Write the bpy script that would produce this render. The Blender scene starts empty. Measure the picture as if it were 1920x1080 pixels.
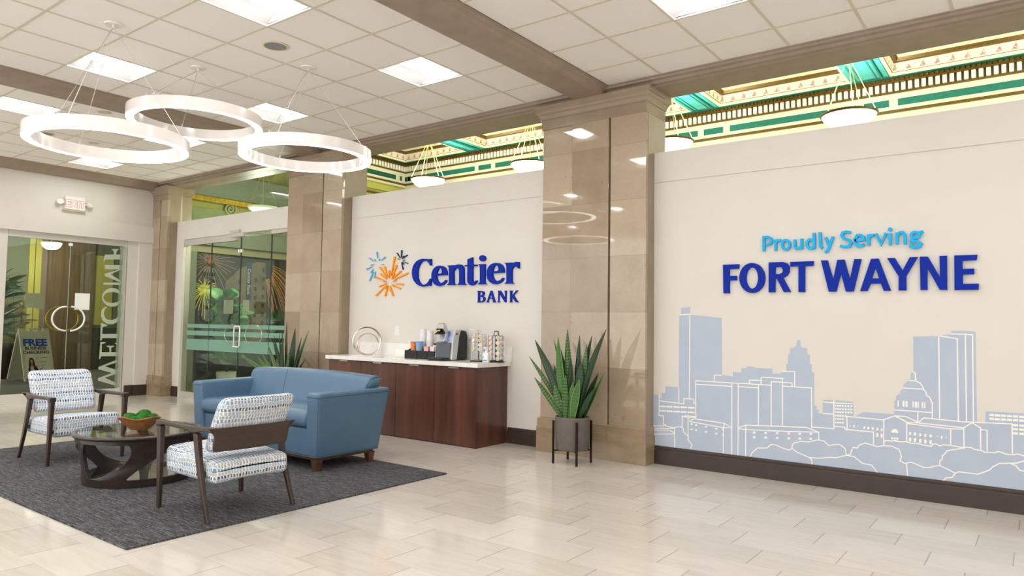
import bpy, bmesh, math, random
from math import pi, sin, cos, radians as R
from mathutils import Vector, Matrix
from mathutils.geometry import tessellate_polygon
S = bpy.context.scene
COL = S.collection

# ------------------------------------------------------------------ camera, world, exposure
cam_d = bpy.data.cameras.new('camera'); cam = bpy.data.objects.new('camera', cam_d); COL.objects.link(cam)
cam_d.sensor_width = 36.0; cam_d.lens = 1327.23144 * 36.0 / 1920.0
yaw, pitch, roll = 0.6426723, 0.05236768, 0.01448683
f = Vector((-sin(yaw)*cos(pitch), cos(yaw)*cos(pitch), sin(pitch)))
r = Vector((cos(yaw), sin(yaw), 0)); u = r.cross(f)
rr = cos(roll)*r + sin(roll)*u; uu = -sin(roll)*r + cos(roll)*u
mw = Matrix((rr, uu, -f)).transposed().to_4x4(); mw.translation = (0, 0, 1.45)
cam.matrix_world = mw
cam_d.clip_start = .05; cam_d.clip_end = 200
S.camera = cam
S.view_settings.view_transform = 'Standard'; S.view_settings.look = 'None'
S.view_settings.gamma = 1; S.view_settings.use_curve_mapping = False
EXPO = 0.45
S.view_settings.exposure = EXPO
W = bpy.data.worlds.new('world'); S.world = W; W.use_nodes = True
W.node_tree.nodes['Background'].inputs[0].default_value = (.96, .985, 1.0, 1)
W.node_tree.nodes['Background'].inputs[1].default_value = 1.9
TROFFER = 17.0; RING = 8.0; BOWL = 9.0; HALL = 54.0

random.seed(7)
# ------------------------------------------------------------------ helpers
def lin(h):
    if isinstance(h, str): h = tuple(int(h[i:i+2], 16)/255 for i in (0, 2, 4))
    return tuple((c/12.92 if c <= .04045 else ((c+.055)/1.055)**2.4) for c in h) + (1,)

def mat(name, col, rough=.5, metal=0, spec=.5, emit=None, es=0, coat=0, noise=None, bump=None, alpha=None):
    m = bpy.data.materials.new(name); m.use_nodes = True
    nt = m.node_tree; b = nt.nodes['Principled BSDF']
    c = lin(col) if not (isinstance(col, tuple) and len(col) == 4) else col
    b.inputs['Base Color'].default_value = c; b.inputs['Roughness'].default_value = rough
    b.inputs['Metallic'].default_value = metal; b.inputs['Specular IOR Level'].default_value = spec
    b.inputs['Coat Weight'].default_value = coat; b.inputs['Coat Roughness'].default_value = .08
    if emit:
        b.inputs['Emission Color'].default_value = lin(emit); b.inputs['Emission Strength'].default_value = es
    if noise or bump:
        tc = nt.nodes.new('ShaderNodeTexCoord'); mp = nt.nodes.new('ShaderNodeMapping')
        nt.links.new(tc.outputs['Object'], mp.inputs[0])
        n = nt.nodes.new('ShaderNodeTexNoise'); nt.links.new(mp.outputs[0], n.inputs['Vector'])
        n.inputs['Detail'].default_value = 5
    if noise:   # (colour2, scale, (sx,sy,sz))
        c2, sc, st = noise
        n.inputs['Scale'].default_value = sc; mp.inputs['Scale'].default_value = st
        rp = nt.nodes.new('ShaderNodeValToRGB'); rp.color_ramp.elements[0].position = .35; rp.color_ramp.elements[1].position = .65
        rp.color_ramp.elements[0].color = c; rp.color_ramp.elements[1].color = lin(c2)
        nt.links.new(n.outputs[0], rp.inputs[0]); nt.links.new(rp.outputs[0], b.inputs['Base Color'])
    if bump:    # (scale, strength)
        n2 = nt.nodes.new('ShaderNodeTexNoise'); n2.inputs['Scale'].default_value = bump[0]; n2.inputs['Detail'].default_value = 4
        nt.links.new(tc.outputs['Object'], n2.inputs['Vector'])
        bp = nt.nodes.new('ShaderNodeBump'); bp.inputs['Strength'].default_value = bump[1]; bp.inputs['Distance'].default_value = .01
        nt.links.new(n2.outputs[0], bp.inputs['Height']); nt.links.new(bp.outputs[0], b.inputs['Normal'])
    return m

class Nodes:
    """tiny node-graph helper for the custom procedural materials"""
    def __init__(s, name, rough=.5):
        s.m = bpy.data.materials.new(name); s.m.use_nodes = True; s.nt = s.m.node_tree
        s.b = s.nt.nodes['Principled BSDF']; s.b.inputs['Roughness'].default_value = rough
    def n(s, t, **k):
        x = s.nt.nodes.new(t)
        for a, v in k.items(): setattr(x, a, v)
        return x
    def link(s, a, b): s.nt.links.new(a, b)
    def math(s, op, a, b=None, c=None):
        x = s.n('ShaderNodeMath', operation=op)
        for i, v in enumerate((a, b, c)):
            if v is None: continue
            if isinstance(v, (int, float)): x.inputs[i].default_value = v
            else: s.link(v, x.inputs[i])
        return x.outputs[0]
    def coord(s, kind='Object'):
        tc = s.n('ShaderNodeTexCoord'); sp = s.n('ShaderNodeSeparateXYZ'); s.link(tc.outputs[kind], sp.inputs[0])
        return tc.outputs[kind], sp.outputs[0], sp.outputs[1], sp.outputs[2]
    def comb(s, x, y, z):
        c = s.n('ShaderNodeCombineXYZ')
        for i, v in enumerate((x, y, z)):
            if isinstance(v, (int, float)): c.inputs[i].default_value = v
            else: s.link(v, c.inputs[i])
        return c.outputs[0]
    def white(s, v):
        w = s.n('ShaderNodeTexWhiteNoise', noise_dimensions='3D'); s.link(v, w.inputs[0]); return w.outputs[0]
    def noise(s, v, sc, det=4, rough=.5):
        w = s.n('ShaderNodeTexNoise'); s.link(v, w.inputs['Vector']); w.inputs['Scale'].default_value = sc
        w.inputs['Detail'].default_value = det; w.inputs['Roughness'].default_value = rough; return w.outputs[0]
    def scale(s, v, sx, sy, sz):
        mp = s.n('ShaderNodeMapping'); s.link(v, mp.inputs[0]); mp.inputs['Scale'].default_value = (sx, sy, sz); return mp.outputs[0]
    def ramp(s, f, stops, interp='LINEAR'):
        rp = s.n('ShaderNodeValToRGB'); cr = rp.color_ramp; cr.interpolation = interp
        while len(cr.elements) < len(stops): cr.elements.new(.5)
        for e, (p, c) in zip(cr.elements, stops): e.position = p; e.color = lin(c)
        s.link(f, rp.inputs[0]); return rp.outputs[0]
    def mix(s, f, a, b, blend='MIX'):
        x = s.n('ShaderNodeMix', data_type='RGBA', blend_type=blend)
        for i, v in ((0, f), (6, a), (7, b)):
            if isinstance(v, (int, float)): x.inputs[i].default_value = v
            elif isinstance(v, (str,)): x.inputs[i].default_value = lin(v)
            else: s.link(v, x.inputs[i])
        return x.outputs[2]
    def bump(s, h, strength, dist=.01):
        bp = s.n('ShaderNodeBump'); bp.inputs['Strength'].default_value = strength; bp.inputs['Distance'].default_value = dist
        s.link(h, bp.inputs['Height']); s.link(bp.outputs[0], s.b.inputs['Normal'])
    def color(s, c): s.link(c, s.b.inputs['Base Color'])

class MB:
    """collects shapes; build() links them as one mesh object"""
    def __init__(s): s.v = []; s.f = []; s.mi = []; s.cur = 0; s.sm = []
    def add(s, vs, fs, smooth=False):
        o = len(s.v); s.v += [tuple(v) for v in vs]
        for q in fs: s.f.append([o+i for i in q]); s.mi.append(s.cur); s.sm.append(smooth)
        return s
    def box(s, x0, x1, y0, y1, z0, z1, M=None):
        vs = [Vector((x, y, z)) for z in (z0, z1) for y in (y0, y1) for x in (x0, x1)]
        if M: vs = [M @ v for v in vs]
        return s.add(vs, [(0,2,3,1), (4,5,7,6), (0,1,5,4), (2,6,7,3), (0,4,6,2), (1,3,7,5)])
    def rbox(s, x0, x1, y0, y1, z0, z1, rad, n=8, fn=None, smooth=True):
        """rounded box on a grid; fn(v) displaces each vertex"""
        c = Vector(((x0+x1)/2, (y0+y1)/2, (z0+z1)/2)); h = Vector(((x1-x0)/2, (y1-y0)/2, (z1-z0)/2))
        rad = min(rad, min(h)*.999); k = 4
        def axis(H):
            a = [-H + rad*(1-cos(pi/2*i/k))*1.0 for i in range(k)]
            m = [-H+rad + (2*H-2*rad)*i/n for i in range(n+1)]
            return a + m + [-t for t in reversed(a)]
        A = [axis(h[i]) for i in range(3)]; idx = {}; vs = []; fs = []
        def vert(p):
            key = tuple(round(t, 6) for t in p)
            if key not in idx:
                inner = Vector([max(-h[i]+rad, min(h[i]-rad, p[i])) for i in range(3)])
                d = Vector(p) - inner
                q = inner + d.normalized()*rad if d.length > 1e-9 else Vector(p)
                q = q + c
                if fn: q = fn(q)
                idx[key] = len(vs); vs.append(q)
            return idx[key]
        for ax in range(3):
            a, b = (ax+1) % 3, (ax+2) % 3
            for sg in (-1, 1):
                for i in range(len(A[a])-1):
                    for j in range(len(A[b])-1):
                        q = []
                        for (ii, jj) in ((i, j), (i+1, j), (i+1, j+1), (i, j+1)):
                            p = [0, 0, 0]; p[ax] = sg*h[ax]; p[a] = A[a][ii]; p[b] = A[b][jj]; q.append(vert(p))
                        if sg < 0: q.reverse()
                        if len(set(q)) == 4: fs.append(q)
        return s.add(vs, fs, smooth)
    def tube(s, pts, rad, seg=10, closed=False, smooth=True, caps=True, scl=None):
        pts = [Vector(p) for p in pts]; n = len(pts); rings = []
        up = None
        for i in range(n):
            if closed: t = pts[(i+1) % n] - pts[i-1]
            else: t = pts[min(i+1, n-1)] - pts[max(i-1, 0)]
            t.normalize()
            if up is None: up = t.orthogonal().normalized()
            up = (up - t*up.dot(t)).normalized(); w = t.cross(up)
            rd = rad[i] if isinstance(rad, (list, tuple)) else rad
            rings.append([pts[i] + (up*cos(a)*(scl[0] if scl else 1) + w*sin(a)*(scl[1] if scl else 1))*rd for a in [2*pi*k/seg for k in range(seg)]])
        vs = [v for rg in rings for v in rg]; fs = []
        for i in range(n if closed else n-1):
            j = (i+1) % n
            for k in range(seg): fs.append((i*seg+k, i*seg+(k+1) % seg, j*seg+(k+1) % seg, j*seg+k))
        s.add(vs, fs, smooth)
        if not closed and caps:
            s.add(rings[0], [list(range(seg))[::-1]]); s.add(rings[-1], [list(range(seg))])
        return s
    def lathe(s, prof, c=(0, 0, 0), seg=32, smooth=True, capb=True, capt=True, M=None):
        vs = []; fs = []; n = len(prof)
        for (rd, z) in prof:
            for k in range(seg):
                a = 2*pi*k/seg; v = Vector((rd*cos(a), rd*sin(a), z))
                if M: v = M @ v
                vs.append(v + Vector(c))
        for i in range(n-1):
            for k in range(seg): fs.append((i*seg+k, i*seg+(k+1) % seg, (i+1)*seg+(k+1) % seg, (i+1)*seg+k))
        s.add(vs, fs, smooth)
        if capb: s.add(vs[:seg], [list(range(seg))[::-1]])
        if capt: s.add(vs[-seg:], [list(range(seg))])
        return s
    def prism(s, polys, depth, to3):
        """filled polygon (outer + holes) in 2-D, extruded; to3(a,b,d) -> 3-D"""
        flat = [p for P in polys for p in P]
        tris = tessellate_polygon([[Vector((a, b, 0)) for a, b in P] for P in polys])
        n = len(flat)
        vs = [to3(a, b, 0) for a, b in flat] + [to3(a, b, depth) for a, b in flat]
        fs = []
        for t in tris: fs.append(tuple(t)); fs.append(tuple(n+i for i in reversed(t)))
        o = 0
        for P in polys:
            m = len(P)
            for i in range(m):
                j = (i+1) % m; fs.append((o+i, o+j, n+o+j, n+o+i))
            o += m
        return s.add(vs, fs)
    def strip(s, pts, w, depth, to3, closed=False):
        """2-D polyline of width w, extruded"""
        P = [Vector(p) for p in pts]; n = len(P); L = []; Rr = []
        for i in range(n):
            a = P[i-1] if (i > 0 or closed) else None; b = P[(i+1) % n] if (i < n-1 or closed) else None
            d1 = (P[i]-a).normalized() if a is not None else None; d2 = (b-P[i]).normalized() if b is not None else None
            if d1 is None: d1 = d2
            if d2 is None: d2 = d1
            n1 = Vector((-d1.y, d1.x)); n2 = Vector((-d2.y, d2.x)); m = (n1+n2)
            if m.length < 1e-6: m = n1.copy()
            m.normalize(); k = min(1.6, 1/max(.3, m.dot(n1)))
            L.append(P[i]+m*k*w/2); Rr.append(P[i]-m*k*w/2)
        vs = []; fs = []
        for i in range(n): vs += [to3(L[i].x, L[i].y, 0), to3(Rr[i].x, Rr[i].y, 0), to3(Rr[i].x, Rr[i].y, depth), to3(L[i].x, L[i].y, depth)]
        for i in range(n if closed else n-1):
            j = (i+1) % n; fs += [(4*i+k, 4*i+(k+1) % 4, 4*j+(k+1) % 4, 4*j+k) for k in range(4)]
        if not closed: fs += [(3, 2, 1, 0), (4*n-4, 4*n-3, 4*n-2, 4*n-1)]
        return s.add(vs, fs)
    def build(s, name, m=None, parent=None, mats=None, loc=None, bevel=0, fix=True):
        me = bpy.data.meshes.new(name); me.from_pydata(s.v, [], s.f); me.update()
        for mm in (mats or ([m] if m else [])): me.materials.append(mm)
        me.polygons.foreach_set('material_index', s.mi); me.polygons.foreach_set('use_smooth', s.sm)
        if fix:
            bm = bmesh.new(); bm.from_mesh(me); bmesh.ops.recalc_face_normals(bm, faces=bm.faces); bm.to_mesh(me); bm.free()
        o = bpy.data.objects.new(name, me); COL.objects.link(o)
        if parent: o.parent = parent
        if loc: o.location = loc
        if bevel:
            b = o.modifiers.new('bevel', 'BEVEL'); b.width = bevel; b.segments = 2; b.limit_method = 'ANGLE'; b.angle_limit = R(40)
        return o

def tag(o, label, cat, group=None):
    o['label'] = label; o['category'] = cat
    if group: o['group'] = group
    return o
def struct(o, label=None):
    o['kind'] = 'structure'
    if label: o['label'] = label
    return o
def empty(name, loc, label, cat, group=None, rz=0):
    o = bpy.data.objects.new(name, None); COL.objects.link(o); o.empty_display_size = .1
    o.location = loc; o.rotation_euler = (0, 0, rz)
    return tag(o, label, cat, group)
def sroot(name, loc=(0, 0, 0)):
    o = bpy.data.objects.new(name, None); COL.objects.link(o); o.empty_display_size = .1; o.location = loc
    o['kind'] = 'structure'; return o
def copy_tree(o, parent=None, root_label=None):
    kids = list(o.children); c = o.copy(); COL.objects.link(c)
    if parent: c.parent = parent
    if root_label: c['label'] = root_label
    for ch in kids: copy_tree(ch, c)
    return c
WALLF = lambda y: (lambda a, b, d: (a, y-d, b))        # onto a wall facing -y
WALLX = lambda x: (lambda a, b, d: (x+d, a, b))        # onto a wall facing +x
def textobj(name, txt, size, m, parent, M, extrude=.002, offset=0, align='CENTER'):
    cu = bpy.data.curves.new(name, 'FONT'); cu.body = txt; cu.size = size; cu.extrude = extrude; cu.offset = offset
    cu.align_x = align; cu.align_y = 'CENTER'
    t = bpy.data.objects.new(name+'_tmp', cu); COL.objects.link(t)
    dg = bpy.context.evaluated_depsgraph_get(); me = bpy.data.meshes.new_from_object(t.evaluated_get(dg))
    bpy.data.objects.remove(t); me.name = name; me.materials.clear(); me.materials.append(m); me.transform(M)
    o = bpy.data.objects.new(name, me); COL.objects.link(o)
    if parent: o.parent = parent
    return o
# text frames: face -y, face +x
TF = lambda x, y, z: Matrix.Translation((x, y, z)) @ Matrix.Rotation(pi/2, 4, 'X')
TX = lambda x, y, z: Matrix.Translation((x, y, z)) @ Matrix.Rotation(pi/2, 4, 'Z') @ Matrix.Rotation(pi/2, 4, 'X')

# ------------------------------------------------------------------ materials
WHITEWALL = mat('wall_paint', 'D9D2C8', .6, noise=('DBD5CB', 3, (1, 1, 1)), bump=(180, .05))
WHITETRIM = mat('white_trim', 'E4DCD4', .45)
CEILBEAM = mat('beam_paint', '9C8A7A', .5, noise=('948272', 6, (1, 1, 1)))
DARKBASE = mat('dark_baseboard', '36271F', .45, noise=('3A2B24', 8, (1, 1, 1)))
BLUE = mat('sign_blue', '00269A', .5, spec=.15); SKYB = mat('sign_light_blue', '1CAEE6', .5, spec=.2); NAVY = mat('sign_navy', '14205C', .4)
ORANGE = mat('sign_orange', 'F99A00', .5, spec=.15); LBLUE = mat('sign_pale_blue', '5FB4DA', .4)
MURAL = mat('mural_blue', 'AEB9CA', .6, noise=('B3BDCB', 5, (1, 1, 1))); MURALLINE = mat('mural_line', 'F4EDE2', .6)
STEEL = mat('brushed_metal', 'C9C4BC', .3, 1); GOLDM = mat('gold_metal', 'E8B93C', .35, .6); CHROME = mat('chrome', 'F0EEEA', .12, 1)
NICKEL = mat('satin_nickel', 'CFC2B0', .22, 1)
BLACK = mat('black_plastic', '141414', .4); DGREY = mat('dark_grey_plastic', '26272B', .35); MGREY = mat('grey_plastic', '5A6068', .35)
SILVER = mat('silver_plastic', 'C4C6C9', .3, .3); WHITEPL = mat('white_plastic', 'E6E4E0', .4)
WHITEGLOSS = mat('white_gloss_metal', 'F1EBE6', .18, 0, .5, coat=.6)
PAPER = mat('white_paper', 'F4F3F0', .7); PAPER2 = mat('grey_paper', 'D2D2C4', .7)
QUARTZ = mat('white_quartz', 'EFECE7', .22, noise=('E7E3DC', 9, (1, 1, 1)))
LEATHER = mat('blue_leather', '53718A', .36, noise=('4E6C85', 6, (1, 1, 1)), bump=(260, .18))
PIPING = mat('sofa_piping', '35526A', .4)
EMIT_P = mat('troffer_lens', 'FFFFFF', .5, emit='FAFCFF', es=TROFFER)
EMIT_R = mat('ring_diffuser', 'FFFFFF', .5, emit='FFFBFA', es=RING)
EMIT_B = mat('bowl_glass', 'FFFFFF', .4, emit='FFF7E2', es=BOWL)
EMIT_S = mat('small_lens', 'FFFFFF', .4, emit='FFF3DD', es=4)
REFL = mat('troffer_reflector', 'B4B1AD', .35)
DWOOD = mat('dark_walnut', '3E2C22', .32, noise=('30211A', 7, (1, 12, 12)), bump=(90, .06))
REDWOOD = mat('table_espresso', '332721', .26, coat=.4, noise=('2A201B', 6, (1, 1, 6)))
LEGWOOD = mat('sofa_leg_wood', '5B3824', .35, noise=('4A2C1B', 9, (1, 1, 8)))
BOWLWOOD = mat('bowl_wood', '9A6334', .45, noise=('784722', 5, (2, 2, 14)), bump=(30, .3))
POTM = mat('planter_clay', '6B625B', .6, noise=('635A54', 12, (1, 1, 1))); SOIL = mat('soil', '2B2019', .9, bump=(60, 1))
IRON = mat('black_iron', '16130F', .4, .5)
TEAL = mat('teal_paint', '08786A', .5, noise=('066A5D', 20, (1, 1, 1))); TEAL2 = mat('pale_teal_relief', '4FC3C0', .5, noise=('2FA59E', 14, (1, 3, 1)), bump=(40, .6))
CREAM = mat('cream_paint', 'ECE8CC', .5); GILT = mat('gilded_moulding', '7A5F1C', .4, .3, noise=('4F3B10', 60, (1, 1, 1)))
DKBROWN = mat('dark_brown_band', '5B4715', .5); DENTW = mat('dentil_white', 'FBF8E8', .5)
DIMCREAM = mat('dim_cream_hall_paint', 'A8A84E', .6); BULK = mat('grey_green_bulkhead', '7E8874', .6, bump=(120, .1))  # hall end wall: same cream paint, darkened to olive for its weaker light
BROWNPANEL = mat('brown_stone_panel', '7E6C55', .35, noise=('6B5A46', 2.2, (1, 7, .4)))
MAUVE = mat('mauve_wall', '8E7F79', .6); OLIVE = mat('olive_cream_panel', 'C3BE63', .6); DKGREEN = mat('grey_green_wall', '6E7860', .6); DARKWALL = mat('dark_low_wall', '3B3A2C', .6)  # flat lobby colours; the grey green is the wall's own tone
CARPETG = mat('grey_lobby_carpet', '6E6C66', .95, noise=('5E5C57', 40, (1, 1, 1)))
RED = mat('exit_red', 'E0502E', .5, emit='FF4A22', es=.35); LEDW = mat('exit_glow', 'FFF0EA', .5, emit='FFE4DC', es=.4)
BOARD = mat('sign_board_plastic', 'D9D6BE', .5); INKB = mat('ink_blue', '1C55B0', .5); INKK = mat('ink_dark', '22242C', .5); INKG = mat('ink_grey', '5F7F8A', .6)
SKIN = mat('poster_skin', 'C68E74', .6); HAIR = mat('poster_hair', '35201A', .6); BLOUSE = mat('poster_blouse', 'C9CCBE', .6); BLAZER = mat('poster_blazer', '17161C', .6)
FROST = mat('frosted_film', '8FB3A4', .7)
SLAT = mat('linen_white', 'EFEAE2', .6)

def glass(name, tint, refl=.9, rough=0.0, ior=1.45):
    m = bpy.data.materials.new(name); m.use_nodes = True; nt = m.node_tree; nt.nodes.clear()
    o = nt.nodes.new('ShaderNodeOutputMaterial'); t = nt.nodes.new('ShaderNodeBsdfTransparent'); g = nt.nodes.new('ShaderNodeBsdfGlossy')
    t.inputs[0].default_value = tint; g.inputs[0].default_value = (refl, refl, refl, 1); g.inputs[1].default_value = rough
    lw = nt.nodes.new('ShaderNodeLayerWeight'); lw.inputs[0].default_value = .5
    pw = nt.nodes.new('ShaderNodeMath'); pw.operation = 'POWER'; pw.inputs[1].default_value = 5; nt.links.new(lw.outputs['Facing'], pw.inputs[0])
    fr = nt.nodes.new('ShaderNodeMath'); fr.operation = 'MULTIPLY_ADD'; fr.inputs[1].default_value = .9; fr.inputs[2].default_value = .04; nt.links.new(pw.outputs[0], fr.inputs[0])
    mx = nt.nodes.new('ShaderNodeMixShader')
    nt.links.new(fr.outputs[0], mx.inputs[0]); nt.links.new(t.outputs[0], mx.inputs[1]); nt.links.new(g.outputs[0], mx.inputs[2])
    nt.links.new(mx.outputs[0], o.inputs[0]); return m
GLASS = glass('green_tinted_glass', (.77, .80, .72, 1), .6); CLEAR = glass('clear_plastic', (.93, .95, .95, 1)); TGLASS = glass('table_glass', (.93, .97, .93, 1))
GEDGE = mat('glass_edge', '1E2A22', .2)
def film(name, col, a):
    m = bpy.data.materials.new(name); m.use_nodes = True; nt = m.node_tree; b = nt.nodes['Principled BSDF']
    b.inputs['Base Color'].default_value = lin(col); b.inputs['Alpha'].default_value = a; b.inputs['Roughness'].default_value = .6; return m
FROSTFILM = film('frosted_stripe', '8FBCA8', .62); ETCH = film('etched_white', 'C9D2BE', .75)

def mk_floor():
    n = Nodes('porcelain_floor_tile', .28); v, x, y, z = n.coord()
    rw = n.math('DIVIDE', n.math('SUBTRACT', y, 4.788), .3387); row = n.math('FLOOR', rw); fy = n.math('FRACT', rw)
    xs = n.math('DIVIDE', n.math('ADD', n.math('ADD', x, 1.71), n.math('MULTIPLY', row, .2155)), .6555)
    col = n.math('FLOOR', xs); fx = n.math('FRACT', xs)
    jx = n.math('MINIMUM', fx, n.math('SUBTRACT', 1.0, fx)); jy = n.math('MINIMUM', fy, n.math('SUBTRACT', 1.0, fy))
    gx = n.math('LESS_THAN', jx, .0045); gy = n.math('MULTIPLY', n.math('LESS_THAN', jy, .006), .35)
    g = n.math('MAXIMUM', gx, gy)
    w = n.white(n.comb(col, row, 0))
    st = n.noise(n.scale(v, 1.2, 9, 1), 2.2, 6, .6)
    st2 = n.math('ADD', n.math('MULTIPLY', w, .35), n.math('MULTIPLY', st, .8))
    c = n.ramp(st2, [(.3, 'C6BDB0'), (.5, 'CFC6BA'), (.75, 'D8D0C5')])
    c = n.mix(n.math('MULTIPLY', g, .75), c, '8E7F6C'); n.color(c)
    n.link(n.ramp(st, [(.2, '555555'), (.8, '6E6E6E')]), n.b.inputs['Roughness'])
    return n.m
FLOOR = mk_floor()
def mk_ceil():
    n = Nodes('acoustic_tile', .8); v, x, y, z = n.coord()
    a = n.noise(v, 160, 3, .7); n.color(n.ramp(a, [(.3, 'EDE6DF'), (.7, 'F5F0EA')])); n.bump(a, .15, .004); return n.m
CEILT = mk_ceil(); GRID = mat('ceiling_grid', 'D3CAB4', .5); CEILBACK = mat('ceiling_plenum', 'D8CEC4', .8)
def mk_stone():
    n = Nodes('polished_stone', .035); v, x, y, z = n.coord()
    k = n.math('FLOOR', n.math('DIVIDE', n.math('SUBTRACT', z, .386), .6118)); px = n.math('ADD', n.math('GREATER_THAN', x, -4.29), n.math('GREATER_THAN', x, -3.80))
    w = n.white(n.comb(px, k, n.n('ShaderNodeObjectInfo').outputs['Location']))
    fz = n.math('FRACT', n.math('DIVIDE', n.math('SUBTRACT', z, .386), .6118))
    j = n.math('LESS_THAN', n.math('MINIMUM', fz, n.math('SUBTRACT', 1.0, fz)), .0035)
    c1 = n.noise(v, 1.6, 7, .65); c2 = n.noise(v, 90, 3, .6)
    t = n.math('ADD', n.math('ADD', n.math('MULTIPLY', w, .32), n.math('MULTIPLY', c1, .5)), n.math('MULTIPLY', c2, .2))
    c = n.ramp(t, [(.3, '95826B'), (.5, 'A9967E'), (.72, 'BAA992')])
    sp = n.noise(v, 9, 2, .4); c = n.mix(n.math('MULTIPLY', n.math('GREATER_THAN', sp, .74), .35), c, '7A6650')
    c = n.mix(n.math('MULTIPLY', j, .5), c, '6E5C48'); n.color(c)
    n.b.inputs['Specular IOR Level'].default_value = .5; return n.m
STONE = mk_stone()
SIDEST = mat('honed_stone', 'A08E76', .26, noise=('8F7D66', 2.5, (1, 1, .5)))
CAPST = mat('capital_stone', 'A08E79', .15, noise=('93816C', 2, (1, 1, 1)))
BASEST = mat('base_stone', '9F8B70', .2, noise=('8B775C', 3, (1, 1, 3)), bump=(12, .1))
def mk_rug():
    n = Nodes('charcoal_carpet', .95); v, x, y, z = n.coord()
    a = n.noise(n.scale(v, 2.6, 30, 1), 2.4, 4, .75); b = n.noise(n.scale(v, 9, 60, 1), 3.0, 2, .6)
    t = n.math('ADD', n.math('MULTIPLY', a, .6), n.math('MULTIPLY', b, .4))
    n.color(n.ramp(t, [(.40, '18181A'), (.5, '3D3D40'), (.60, '737275')])); n.bump(t, .5, .004); return n.m
RUG = mk_rug()
def mk_fabric():
    n = Nodes('woven_dash_fabric', .85)
    uv = n.n('ShaderNodeUVMap'); sp = n.n('ShaderNodeSeparateXYZ'); n.link(uv.outputs[0], sp.inputs[0]); u_, v_ = sp.outputs[0], sp.outputs[1]
    nz = n.noise(uv.outputs[0], 14, 2, .5)
    vr = n.math('DIVIDE', n.math('ADD', v_, n.math('MULTIPLY', n.math('SUBTRACT', nz, .5), .026)), .028); row = n.math('FLOOR', vr); fv = n.math('FRACT', vr)
    uc = n.math('ADD', n.math('DIVIDE', n.math('ADD', u_, n.math('MULTIPLY', nz, .02)), .0245), n.math('MULTIPLY', n.white(n.comb(row, 3.3, 0)), .6)); colm = n.math('FLOOR', uc); fu = n.math('FRACT', uc)
    slant = n.math('ADD', fu, n.math('MULTIPLY', fv, .22))
    ins = n.math('MULTIPLY', n.math('MULTIPLY', n.math('GREATER_THAN', slant, .28), n.math('LESS_THAN', slant, .86)), n.math('MULTIPLY', n.math('GREATER_THAN', fv, .1), n.math('LESS_THAN', fv, .93)))
    rsel = n.math('FRACT', n.math('MULTIPLY', row, .125))
    cc = n.ramp(rsel, [(0, 'A8A09A'), (.12, '9FB2C4'), (.245, '2E3650'), (.37, 'A9BACB'), (.495, '6F93B2'), (.62, '39465F'), (.745, 'B5B2AE'), (.87, '5F87A8')], 'CONSTANT')
    wob = n.white(n.comb(colm, row, 1)); cc2 = n.mix(n.math('MULTIPLY', wob, .45), cc, 'B4C2CF')
    big = n.noise(uv.outputs[0], 22, 3, .6); bg = n.ramp(big, [(.42, 'EDEAE6'), (.52, 'D8DCE0'), (.60, 'B9C8D4'), (.66, 'E8E4DF')])
    n.color(n.mix(ins, bg, cc2)); n.bump(n.math('ADD', n.math('MULTIPLY', ins, -.6), n.math('MULTIPLY', fu, .3)), .4, .003); return n.m
FABRIC = mk_fabric()
def mk_cab():
    n = Nodes('walnut_laminate', .34); v, x, y, z = n.coord()
    a = n.noise(n.scale(v, 5, 5, .35), 1.6, 4, .5); b = n.noise(n.scale(v, 60, 60, 3), 2, 2)
    t = n.math('ADD', n.math('MULTIPLY', a, .75), n.math('MULTIPLY', b, .25)); n.color(n.ramp(t, [(.35, '46291F'), (.5, '5A3528'), (.66, '6C4031')]))
    n.b.inputs['Coat Weight'].default_value = .15; return n.m
CAB = mk_cab()
def mk_leaf(name, dark, light, edge=None):
    n = Nodes(name, .42); uv = n.n('ShaderNodeUVMap'); sp = n.n('ShaderNodeSeparateXYZ'); n.link(uv.outputs[0], sp.inputs[0])
    nz = n.noise(n.scale(uv.outputs[0], 5, 60, 1), 1.6, 4, .7)
    t = n.math('ADD', n.math('MULTIPLY', n.math('SINE', n.math('ADD', n.math('MULTIPLY', sp.outputs[1], 190), n.math('MULTIPLY', nz, 16))), .11), nz)
    c = n.ramp(t, [(.45, dark), (.75, light)])
    if edge:
        e = n.math('GREATER_THAN', n.math('ABSOLUTE', n.math('SUBTRACT', sp.outputs[0], .5)), .42); c = n.mix(e, c, edge)
    n.color(c); return n.m
LEAF_D = mk_leaf('dark_snake_leaf', '10290F', '2A5528'); LEAF_B = mk_leaf('banded_snake_leaf', '1E4620', '7E9C4C'); LEAF_L = mk_leaf('light_snake_leaf', '2F5E22', '567F34', '6F8C3A')
FIG = mat('fig_leaf', '3A8A36', .4, noise=('5BA848', 5, (1, 1, 1))); PALM = mat('tropical_leaf', '38553A', .45, noise=('5B7A52', 5, (1, 1, 1))); STEM = mat('plant_stem', '5E4A2C', .7)
MOSS = mat('moss_green', '164A09', .95, noise=('2B7610', 30, (1, 1, 1)), bump=(120, 1.0))
def mk_pink():
    n = Nodes('stencilled_frieze', .6); v, x, y, z = n.coord()
    s = n.math('ADD', x, n.math('MULTIPLY', y, 1.0)); fu = n.math('FRACT', n.math('DIVIDE', s, .215)); fz = n.math('DIVIDE', n.math('SUBTRACT', z, .045), .145)
    dx = n.math('ABSOLUTE', n.math('SUBTRACT', fu, .5)); tri = n.math('LESS_THAN', dx, n.math('MULTIPLY', n.math('SUBTRACT', .85, fz), .30))
    ok = n.math('MULTIPLY', tri, n.math('MULTIPLY', n.math('GREATER_THAN', fz, .12), n.math('GREATER_THAN', n.noise(v, 45, 2), .43)))
    n.color(n.mix(ok, 'E9DFCB', 'A87772')); return n.m
PINK = mk_pink()

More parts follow.
